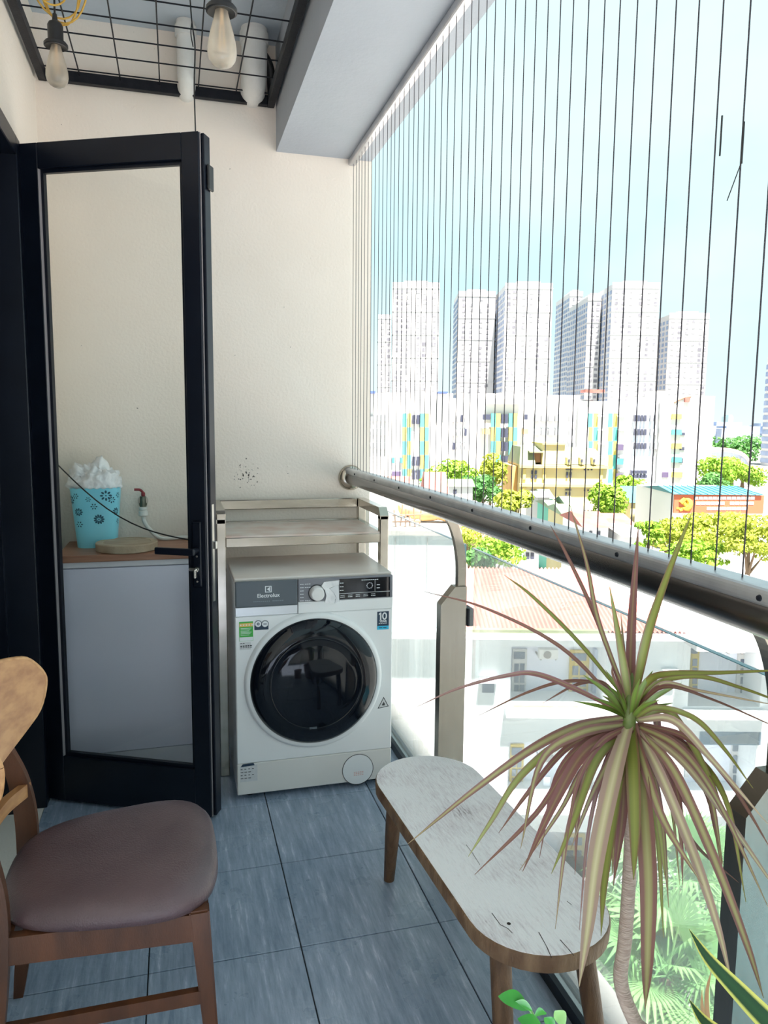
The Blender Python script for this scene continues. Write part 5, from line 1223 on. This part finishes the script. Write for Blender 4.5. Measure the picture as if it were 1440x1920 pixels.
build('banner_emblem', mb, 'banner_yellow', bn_)
mb = MB()
for q in range(2):
    a = prect(1268+q*13, 951, 1279+q*13, 955, DH-0.2); mb.fbox(a[0], a[1], DH-0.26, DH-0.18, a[2], a[3])
build('banner_ribbon', mb, 'banner_yellow', bn_)
fpart('door_opening', hl_, 1308, 981, 1313, 999, DH-0.05, 'far_window', 0.08, -0.1)
for row in (0, 1):
    for q in range(6):
        f_ = (q+0.7)/7; pA = RH*u0+FH*DH; pB = RH*ul+FH*(DH+14); p_ = pA.lerp(pB, f_); z_ = z1-0.7-row*1.1
        nrm = Vector((-(pB-pA).y, (pB-pA).x, 0)).normalized(); td = (pB-pA).normalized()
        if nrm.dot(CAM-p_) < 0: nrm = -nrm
        build('window', MB().prism([p_-td*0.5+nrm*0.06+ZZ*z_, p_+td*0.5+nrm*0.06+ZZ*z_, p_+td*0.5+nrm*0.06+ZZ*(z_-0.6), p_-td*0.5+nrm*0.06+ZZ*(z_-0.6)], -nrm*0.2), 'red_print', hl_)
for q in range(3):
    f_ = 0.42+q*0.1; p_ = pA.lerp(pB, f_); z_ = fac(1232, 968, DH+9)[1]
    build('window', MB().prism([p_-td*0.6+nrm*0.06+ZZ*z_, p_+td*0.6+nrm*0.06+ZZ*z_, p_+td*0.6+nrm*0.06+ZZ*(z_-2.2), p_-td*0.6+nrm*0.06+ZZ*(z_-2.2)], -nrm*0.2), 'far_window', hl_)

# ---- arched hall, far houses
DA = 300
ah = bthing('arched_hall', 'arched white roof hall among the trees near the right edge', 'hall', 1365, DA)
cu, cz = fac(1352, 868, DA); ru = fac(1402, 868, DA)[0]-cu; rz_ = fac(1352, 842, DA)[1]-cz
arc = [(cu+ru*math.cos(a), cz+rz_*math.sin(a)) for a in [PI*k/24 for k in range(25)]]
mb = MB(); mb.prism([RH*u_+FH*DA+ZZ*z_ for u_, z_ in arc] + [RH*(cu-ru)+FH*DA+ZZ*GZ, RH*(cu+ru)+FH*DA+ZZ*GZ], FH*30); build('hall_body', mb, 'slate_wall', ah)
mb = MB()
for k in range(24):
    (ua, za), (ub, zb) = arc[k], arc[k+1]
    mb.prism([RH*ua+FH*(DA-1.2)+ZZ*(za-1.0), RH*ub+FH*(DA-1.2)+ZZ*(zb-1.0), RH*ub+FH*(DA-1.2)+ZZ*(zb+0.5), RH*ua+FH*(DA-1.2)+ZZ*(za+0.5)], FH*32)
build('arched_roof', mb, 'tower_white', ah)
mb = MB()
for k in range(24):
    (ua, za), (ub, zb) = arc[k], arc[k+1]
    mb.prism([RH*ua+FH*(DA-1.5)+ZZ*(za-0.2), RH*ub+FH*(DA-1.5)+ZZ*(zb-0.2), RH*ub+FH*(DA-1.5)+ZZ*(zb+0.55), RH*ua+FH*(DA-1.5)+ZZ*(za+0.55)], FH*0.4)
build('roof_stripe', mb, 'red_print', ah)
for px in (1380, 1388):
    a = prect(px, 858, px+2.5, 880, DA); build('pillar', MB().fbox(a[0], a[1], DA-0.5, DA+0.3, a[2], a[3]), 'tower_white', ah)
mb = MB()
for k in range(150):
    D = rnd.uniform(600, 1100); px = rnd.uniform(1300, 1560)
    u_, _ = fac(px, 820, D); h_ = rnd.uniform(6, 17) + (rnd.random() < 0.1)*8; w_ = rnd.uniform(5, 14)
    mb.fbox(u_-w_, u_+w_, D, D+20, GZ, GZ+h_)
o = build('distant_houses', mb, 'far_city_haze', kind='stuff'); tag(o, 'hazy crowd of tiny houses on the horizon at the right', 'houses')
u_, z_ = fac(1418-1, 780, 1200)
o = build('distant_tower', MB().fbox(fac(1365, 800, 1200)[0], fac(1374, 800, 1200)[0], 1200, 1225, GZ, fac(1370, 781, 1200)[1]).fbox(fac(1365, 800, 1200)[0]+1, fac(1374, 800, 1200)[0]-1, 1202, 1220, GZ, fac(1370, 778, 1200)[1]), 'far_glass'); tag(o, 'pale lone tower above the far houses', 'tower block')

mat('added_roof_teal', (0.015, 0.18, 0.26), 0.6, var=(0.02, 0.21, 0.29), scale=0.4)  # unseen building added so the near railing post mirrors something blue
wh = setting('added_teal_roof', 'added teal tin roof for the steel post to reflect', (15.5, -13.5, GZ))
build('wall', MB().box(10.5, 20.5, -20, -8.5, GZ, -12.0), 'concrete', wh)
mb = MB(); v = [mb.bm.verts.new(p_) for p_ in ((10.2, -20.3, -12), (20.8, -20.3, -12), (20.8, -8.2, -12), (10.2, -8.2, -12), (15.5, -20.3, -10.8), (15.5, -8.2, -10.8))]
for f_ in ((0, 1, 4), (2, 3, 5), (1, 2, 5, 4), (3, 0, 4, 5), (3, 2, 1, 0)): mb.bm.faces.new([v[i] for i in f_])
build('roof', mb, 'added_roof_teal', wh)
# ---- near neighbour: pale block with pink tin roof
DN = 28.0
nb = bthing('apartment_block', 'pale block with pink corrugated roof and yellow balcony doors below the railing', 'building', 1060, DN)
def nrect(px0, py0, px1, py1, D=DN): return prect(px0, py0, px1, py1, D)
zE = fac(1080, 1190, DN)[1]
uL = fac(600, 1100, DN)[0]; uR = fac(1620, 1200, DN)[0]
AL = []  # alcoves: (px0, px1)
a1 = (957, 1137); a2 = (1292, 1428)
rowspec = [(1213, 1322), (1392, 1500), (1560, 1668)]
# front wall is built around the alcoves
zrows = [(fac(1050, b_, DN)[1], fac(1050, a, DN)[1]) for a, b_ in rowspec]
al_u = [(fac(a1[0], 1270, DN)[0], fac(a1[1], 1270, DN)[0]), (fac(a2[0], 1270, DN)[0], fac(a2[1], 1270, DN)[0])]
mb = MB()
edges_u = [uL, al_u[0][0], al_u[0][1], al_u[1][0], al_u[1][1], uR]
for i in (0, 2, 4): mb.fbox(edges_u[i], edges_u[i+1], DN, DN+1.6, GZ, zE)
for i in (1, 3):
    zt = zE
    for zb, zt2 in zrows:
        mb.fbox(edges_u[i], edges_u[i+1], DN, DN+1.6, zt2, zt); zt = zb
    mb.fbox(edges_u[i], edges_u[i+1], DN, DN+1.6, GZ, zt)
build('front_wall', mb, 'near_white', nb)
build('core_wall', MB().fbox(uL, uR, DN+1.6, DN+9.5, GZ, zE), 'lavender_shade', nb)
build('eave_slab', MB().fbox(uL-0.2, fac(1290, 1180, DN)[0], DN-0.7, DN+9.5, zE-0.02, zE+0.22), 'near_white', nb)
zE2 = fac(1360, 1172, DN)[1]
build('eave_slab', MB().fbox(fac(1283, 1180, DN)[0], uR, DN-1.2, DN+9.5, zE-0.25, zE2+0.05), 'school_white', nb)
for i in (1, 3):
    for k, (zb, zt) in enumerate(zrows):
        build('balcony_ledge', MB().fbox(edges_u[i]-0.2, edges_u[i+1]+0.2, DN-0.55, DN+0.02, zb-0.32, zb-0.08), 'near_white', nb)
def npart(name, px0, py0, px1, py1, m_, D=DN+1.6, proud=0.1, sub=None, back=0.05):
    f_ = D; u0, u1, z0, z1 = prect(px0, py0, px1, py1, D)
    return build(name, MB().fbox(u0, u1, D-proud, D+back, z0, z1), m_, sub or nb)
def door_set(px0, py0, px1, py1, m_, cols, rws, D=DN+1.6, transom=True, pane='near_pane'):
    d_ = npart('balcony_door', px0, py0, px1, py1, m_, D, 0.12)
    W_, H_ = px1-px0, py1-py0
    y0 = py0 + H_*0.05
    if transom:
        npart('pane', px0+W_*0.12, y0, px1-W_*0.12, py0+H_*0.18, 'near_pane', D, 0.16, d_); y0 = py0+H_*0.26
    y1 = py0+H_*0.88
    cw = W_*0.8/cols; chh = (y1-y0)/rws
    for i in range(cols):
        for j in range(rws):
            npart('pane', px0+W_*0.1+cw*(i+0.12), y0+chh*(j+0.08), px0+W_*0.1+cw*(i+0.88), y0+chh*(j+0.86), pane, D, 0.16, d_)
    return d_
def ac(px0, py0, px1, py1, D=DN+0.9):
    u0, u1, z0, z1 = prect(px0, py0, px1, py1, D)
    a_ = build('ac_unit', MB().fbox(u0, u1, D-0.35, D+0.02, z0, z1), 'ac_white', nb)
    r_ = min(u1-u0, z1-z0)*0.42; cc_ = RH*(u0+(u1-u0)*0.42)+ZZ*((z0+z1)/2)
    mb = MB(); pts = [cc_+FH*(D-0.37)+RH*r_*math.cos(2*PI*q/20)+ZZ*r_*math.sin(2*PI*q/20) for q in range(20)]
    mb.prism(pts, FH*0.03); build('fan_grille', mb, 'ac_grille', a_)
    build('bracket', MB().fbox(u0+0.05, u0+0.1, D-0.3, D+0.7, z0-0.06, z0).fbox(u1-0.1, u1-0.05, D-0.3, D+0.7, z0-0.06, z0), 'ac_grille', a_)
DB = DN+1.6
door_set(959, 1216, 986, 1312, 'school_white', 2, 3); door_set(1066, 1218, 1102, 1322, 'ochre_door', 2, 3)
npart('side_panel', 1109, 1214, 1137, 1322, 'slate_wall', DB, 0.3)
ac(1008, 1214, 1043, 1231)
npart('plank_heap', 960, 1318, 1080, 1327, 'pale_wood', DN+0.2, 0.3)
sw = npart('small_window', 904, 1278, 926, 1298, 'near_pane', DN, 0.06); npart('window_hood', 898, 1270, 932, 1275, 'near_white', DN, 0.4, sw)
sw = npart('small_window', 1243, 1262, 1260, 1278, 'near_pane', DN, 0.06); npart('window_hood', 1238, 1252, 1268, 1257, 'near_white', DN, 0.4, sw)
door_set(1293, 1204, 1307, 1312, 'ochre_door', 1, 4); ac(1317, 1201, 1342, 1216); ac(1358, 1199, 1390, 1220); door_set(1380, 1205, 1418, 1312, 'school_white', 2, 4)
npart('side_panel', 1424, 1202, 1470, 1312, 'slate_wall', DB, 0.3)
door_set(955, 1394, 980, 1500, 'ochre_door', 2, 4); ac(1028, 1391, 1052, 1400); ac(1010, 1402, 1046, 1424); door_set(1064, 1394, 1092, 1500, 'ochre_door', 2, 4); npart('side_panel', 1109, 1392, 1137, 1500, 'slate_wall', DB, 0.3)
npart('laundry', 1018, 1455, 1030, 1490, 'lavender_shade', DB-0.4, 0.1)
npart('dark_soffit', 1305, 1366, 1420, 1391, 'dark_blue_wall', DN+0.3, 0.3); door_set(1284, 1372, 1292, 1455, 'school_white', 1, 4); door_set(1368, 1390, 1392, 1478, 'school_white', 2, 3); npart('side_panel', 1406, 1388, 1440, 1490, 'dark_blue_wall', DB, 0.3)  # soffit and side panel share one dark mottled blue
door_set(1056, 1562, 1094, 1668, 'ochre_door', 2, 3); door_set(1290, 1566, 1320, 1668, 'ochre_door', 2, 3); door_set(960, 1562, 985, 1668, 'ochre_door', 2, 3)
sw = npart('small_window', 1222, 1592, 1234, 1606, 'near_pane', DN, 0.06)
# corrugated roof, each sheet its own part
zR = zE+1.55; dR = DN+5.2; dE = DN-0.55
rl0, rl1 = fac(868, 1180, DN)[0], fac(1281, 1172, DN)[0]
zE0 = zE+0.28
nsh = 10
for s_i in range(nsh):
    ua, ub = rl0+(rl1-rl0)*s_i/nsh, rl0+(rl1-rl0)*(s_i+1)/nsh
    top_cut = 0
    k_ = 40; rows = []
    for row in range(2):
        r_ = []
        for j in range(k_+1):
            u_ = ua+(ub-ua)*j/k_; wv = 0.05*math.cos(2*PI*j/k_*5)
            # hipped right end
            fmax = min(1.0, (rl1-u_)/2.6+0.02)
            f_ = row*fmax
            r_.append(RH*u_ + FH*(dE+(dR-dE)*f_) + ZZ*(zE0+(zR-zE0)*f_+wv))
        rows.append(r_)
    build('roof_sheet', MB().grid(rows), 'pink_tin', nb)
build('roof_core', MB().prism([RH*rl0+FH*(dE+0.15)+ZZ*(zE0-0.06), RH*rl0+FH*dR+ZZ*(zR-0.08), RH*rl0+FH*(DN+9.3)+ZZ*(zE0-0.06)], RH*(rl1-rl0-2.8)), 'rust', nb)
build('gutter_moss', MB().fbox(rl0-0.2, fac(1130, 1180, DN)[0], DN-0.66, DN-0.40, zE+0.2, zE+0.34), 'roof_moss', nb)
# taller stained part at the left with roof clutter
uS0, uS1 = fac(640, 1050, DN)[0], fac(858, 1050, DN)[0]; zS = fac(800, 1003, DN)[1]
build('upper_wall', MB().fbox(uS0, uS1, DN-0.05, DN+9, zE+0.22, zS), 'stain_wall', nb)
build('upper_coping', MB().fbox(uS0-0.1, uS1+0.12, DN-0.2, DN+9.1, zS, zS+0.18), 'concrete', nb)
build('dark_gap', MB().fbox(fac(853, 1050, DN)[0]+0.12, rl0, DN, DN+8, zE, zS-1.0), 'stain_wall', nb)
for px in (740, 800):
    a = prect(px, 1008, px+1.2, 1100, DN-0.05); build('wall_cable', MB().fbox(a[0], a[1], DN-0.1, DN-0.04, a[2], a[3]), 'concrete', nb)
tz = zS+0.18
def roll(px, py, r_, ln, rot, label, dd, m_='tarpaulin'):
    u_, z_ = fac(px, py, DN+dd); c_ = RH*u_+FH*(DN+dd)+ZZ*(tz+r_*1.06+0.045)
    d_ = RH*math.cos(rot)+FH*math.sin(rot)
    pts = [c_ + d_*ln*(k/10-0.5) + ZZ*0.04*math.sin(k*1.3) for k in range(11)]
    tag(build('tarpaulin_roll', MB().tube(pts, [r_*(0.85+0.2*abs(math.sin(k*1.7))) for k in range(11)], 12), m_, smooth=50), label, 'tarpaulin', 'rolled tarpaulins on the roof')
roll(812, 985, 0.36, 1.9, -0.15, 'orange-brown rolled tarpaulin on the neighbouring flat roof', 2.2)
roll(778, 975, 0.26, 1.4, 0.35, 'smaller brown rolled tarpaulin left of the orange one', 3.9)
rk = thing('scrap_rack', 'rusty scrap metal rack on the neighbouring flat roof', 'rack', RH*fac(765, 980, DN+1)[0]+FH*(DN+1)+ZZ*tz)
for k in range(6):
    p_ = RH*fac(742+k*9, 980, DN+0.8)[0]+FH*(DN+0.8+0.3*(k % 2))+ZZ*tz
    build('upright', MB().tube([p_, p_+ZZ*rnd.uniform(0.5, 0.95)+RH*rnd.uniform(-0.08, 0.08)], 0.03, 6), 'rust', rk)
p_ = RH*fac(735, 980, DN+0.8)[0]+FH*(DN+0.8)+ZZ*tz
build('rail', MB().tube([p_+ZZ*0.45, p_+ZZ*0.5+RH*1.2], 0.03, 6), 'rust', rk); build('rail', MB().tube([p_+ZZ*0.2, p_+ZZ*0.22+RH*1.1], 0.03, 6), 'rust', rk)

# ---- trees
def tree(label, px, py, D, rx, rz, m_, nleaf=1500, leaf=0.35, clumps=12, name='leafy_tree', layered=False):
    u_, z_ = fac(px, py, D); c_ = RH*u_+FH*(D+rx)+ZZ*z_
    tr = thing(name, label, 'tree', (c_.x, c_.y, GZ), 0, 'trees of the neighbourhood')
    mb = MB(); cl = []
    R_ = random.Random(int(px*7+py*13))
    for k in range(clumps):
        a = R_.uniform(0, 2*PI); e_ = R_.uniform(-0.75, 0.95); q = R_.uniform(0.35, 0.75)
        cl.append((Vector((math.cos(a)*math.sqrt(1-e_*e_*0.9)*rx*q, math.sin(a)*math.sqrt(1-e_*e_*0.9)*rx*q, e_*rz*q*1.1)), R_.uniform(0.32, 0.55)))
    for k in range(nleaf):
        cc_, cr_ = cl[R_.randrange(clumps)]
        d_ = Vector((R_.gauss(0, 1), R_.gauss(0, 1), R_.gauss(0.25, 1))).normalized()
        p_ = c_ + cc_ + Vector((d_.x*rx*cr_, d_.y*rx*cr_, d_.z*rz*cr_*(0.45 if layered else 1)))*R_.uniform(0.82, 1.05)
        nn = (d_ + Vector((R_.gauss(0, .5), R_.gauss(0, .5), R_.gauss(0.3, .5)))).normalized()
        t1 = nn.orthogonal().normalized(); t1 = Matrix.Rotation(R_.uniform(0, 6.28), 3, nn) @ t1; t2 = nn.cross(t1)
        s1, s2 = leaf*R_.uniform(0.6, 1.2), leaf*R_.uniform(0.35, 0.7)
        mb.quad(p_-t1*s1, p_-t2*s2, p_+t1*s1, p_+t2*s2)
    mb.keep = True
    build('foliage', mb, m_, tr)
    tm = MB(); base = Vector((c_.x, c_.y, GZ))
    tm.tube([base, base+ZZ*(z_-GZ)*0.6, c_], [rx*0.09+0.08, rx*0.06+0.06, 0.05], 8)
    for k in range(4):
        cc_, _ = cl[k]; tm.tube([base+ZZ*(z_-GZ)*0.7, c_+cc_*0.8], [rx*0.04+0.03, 0.02], 6)
    build('trunk', tm, 'far_trunk', tr)
tree('bright green tree below the school, left of the pale teal-roofed house', 845, 900, 125, 4.6, 3.2, 'leaves_bright', 1500, 0.42)
tree('yellowish tree against the second stripe group of the school', 925, 888, 128, 3.0, 3.0, 'leaves_yellow', 1100, 0.40)
tree('dark green tree right of the pale teal-roofed house', 912, 922, 115, 3.8, 3.0, 'leaves_dark', 1500, 0.38)
tree('yellow-green bushy tree beside the yellow mansard house', 975, 946, 88, 2.6, 1.7, 'leaves_yellow', 1300, 0.30)
tree('small bright tree behind the dark tree', 890, 906, 140, 3.4, 2.4, 'leaves_bright', 900, 0.4)
tree('green tree filling the gap right of the yellow mansard house', 1158, 940, 108, 3.0, 3.4, 'leaves_bright', 1500, 0.36)
tree('bright treetop behind the cream blue-roofed house', 1192, 915, 135, 3.2, 2.6, 'leaves_bright', 1200, 0.38)
tree('dark green tree at the foot of the yellow house', 1146, 955, 112, 2.2, 2.6, 'leaves_dark', 900, 0.32)
tree('layered yellow-green tree in front of the banner hall', 1285, 1010, 66, 3.3, 2.0, 'leaves_yellow', 2400, 0.24, 18, layered=True)
tree('layered green tree at the right end of the banner hall', 1375, 1005, 62, 3.4, 2.3, 'leaves_yellow', 2600, 0.24, 18, layered=True)
tree('large yellow-green tree cut by the right edge of the view', 1440, 1030, 56, 2.9, 2.7, 'leaves_yellow', 2400, 0.22, 18, layered=True)
tree('small yellow-green tree by the white flat-roofed house', 1226, 1012, 57, 1.3, 1.6, 'leaves_bright', 900, 0.2, 10, layered=True)
tree('low bushy tree under the two layered trees', 1330, 1048, 58, 2.6, 1.2, 'leaves_bright', 1500, 0.22, 14, layered=True)
tree('large bright tree right of the white school end wall', 1362, 892, 175, 5.0, 4.6, 'leaves_bright', 2000, 0.5)
tree('broad green tree behind the banner hall at the right', 1415, 895, 180, 6.0, 4.2, 'leaves_bright', 2000, 0.5)
tree('yellow-green tree in front of the arched hall', 1388, 886, 215, 4.6, 3.4, 'leaves_yellow', 1500, 0.5)
tree('dark green tree below the arched hall', 1356, 912, 165, 4.0, 3.2, 'leaves_dark', 1300, 0.5)
tree('dark green tree beyond the arched hall, left one of the pair', 1360, 842, 380, 12, 6.5, 'leaves_dark', 1800, 1.0)
tree('dark green tree beyond the arched hall, right one of the pair', 1415, 848, 370, 13, 7.5, 'leaves_dark', 1800, 1.0)
tree('green tree seen between the handrail and the pink roof', 935, 1040, 58, 2.6, 1.4, 'leaves_bright', 1600, 0.2, 14)
tree('smaller green tree behind the glass, left of the pink roof ridge', 893, 1062, 48, 1.6, 1.1, 'leaves_dark', 1000, 0.17, 10)
tree('brownish green shrub by the red-roofed house under the handrail', 884, 1008, 60, 1.3, 0.9, 'leaves_yellow', 700, 0.16, 8)

# ---- fan palms below the railing
def palm(label, px, py, D, nfr, size, seed):
    R_ = random.Random(seed)
    c_ = at(px, py, D)
    pt = thing('fan_palm', label, 'palm tree', (c_.x, c_.y, GZ), 0, 'fan palms below the railing')
    build('trunk', MB().tube([(c_.x, c_.y, GZ), (c_.x+0.1, c_.y, (GZ+c_.z)/2), (c_.x, c_.y, c_.z)], [0.22, 0.17, 0.13], 10), 'far_trunk', pt)
    for k in range(nfr):
        a = 2*PI*k*0.381966 + R_.uniform(-.2, .2); el = math.radians(75 - 120*(k/nfr)) + R_.uniform(-.12, .12)
        d_ = Vector((math.cos(a)*math.cos(el), math.sin(a)*math.cos(el), math.sin(el)))
        ln = size*R_.uniform(0.85, 1.1)
        hub = c_ + d_*ln*0.75 - ZZ*0.12*ln*(1-math.sin(el))*0.6
        mb = MB(); mb.tube(spline([c_, c_+d_*ln*0.45, hub], 3), [0.022, 0.018, 0.014]*2 + [0.014], 5)
        side = d_.cross(ZZ).normalized() if abs(d_.z) < 0.98 else Vector((1, 0, 0)); nn = side.cross(d_).normalized()
        nb_ = 30; fd = (d_ - ZZ*0.25).normalized()
        for j in range(nb_):
            th = (j/(nb_-1)-0.5)*math.radians(250)
            v_ = (fd*math.cos(th) + side*math.sin(th)).normalized(); l2 = ln*0.85*(0.72+0.28*math.cos(th*0.7))*R_.uniform(0.9, 1.05)
            w_ = 0.030*size; pv = v_.cross(nn).normalized()*w_
            m1 = hub + v_*l2*0.55 + nn*0.02; tip = hub + v_*l2 - ZZ*l2*R_.uniform(0.10, 0.38)
            mb.quad(hub, m1-pv, tip, m1+pv)
        mb.keep = True
        build('frond', mb, 'palm_green', pt)
palm('fan palm in the middle of the palm group, crown uppermost', 1270, 1660, 15.5, 26, 1.25, 3)
palm('fan palm lowest in the group, behind the leaning strap leaves', 1250, 1830, 14.0, 28, 1.25, 5)
palm('fan palm at the right behind the railing post', 1370, 1740, 16.5, 26, 1.35, 8)
palm('fan palm nearest the bench end', 1140, 1800, 15.5, 24, 1.15, 11)
palm('fan palm under the bench corner', 1150, 1950, 14.5, 24, 1.2, 14)
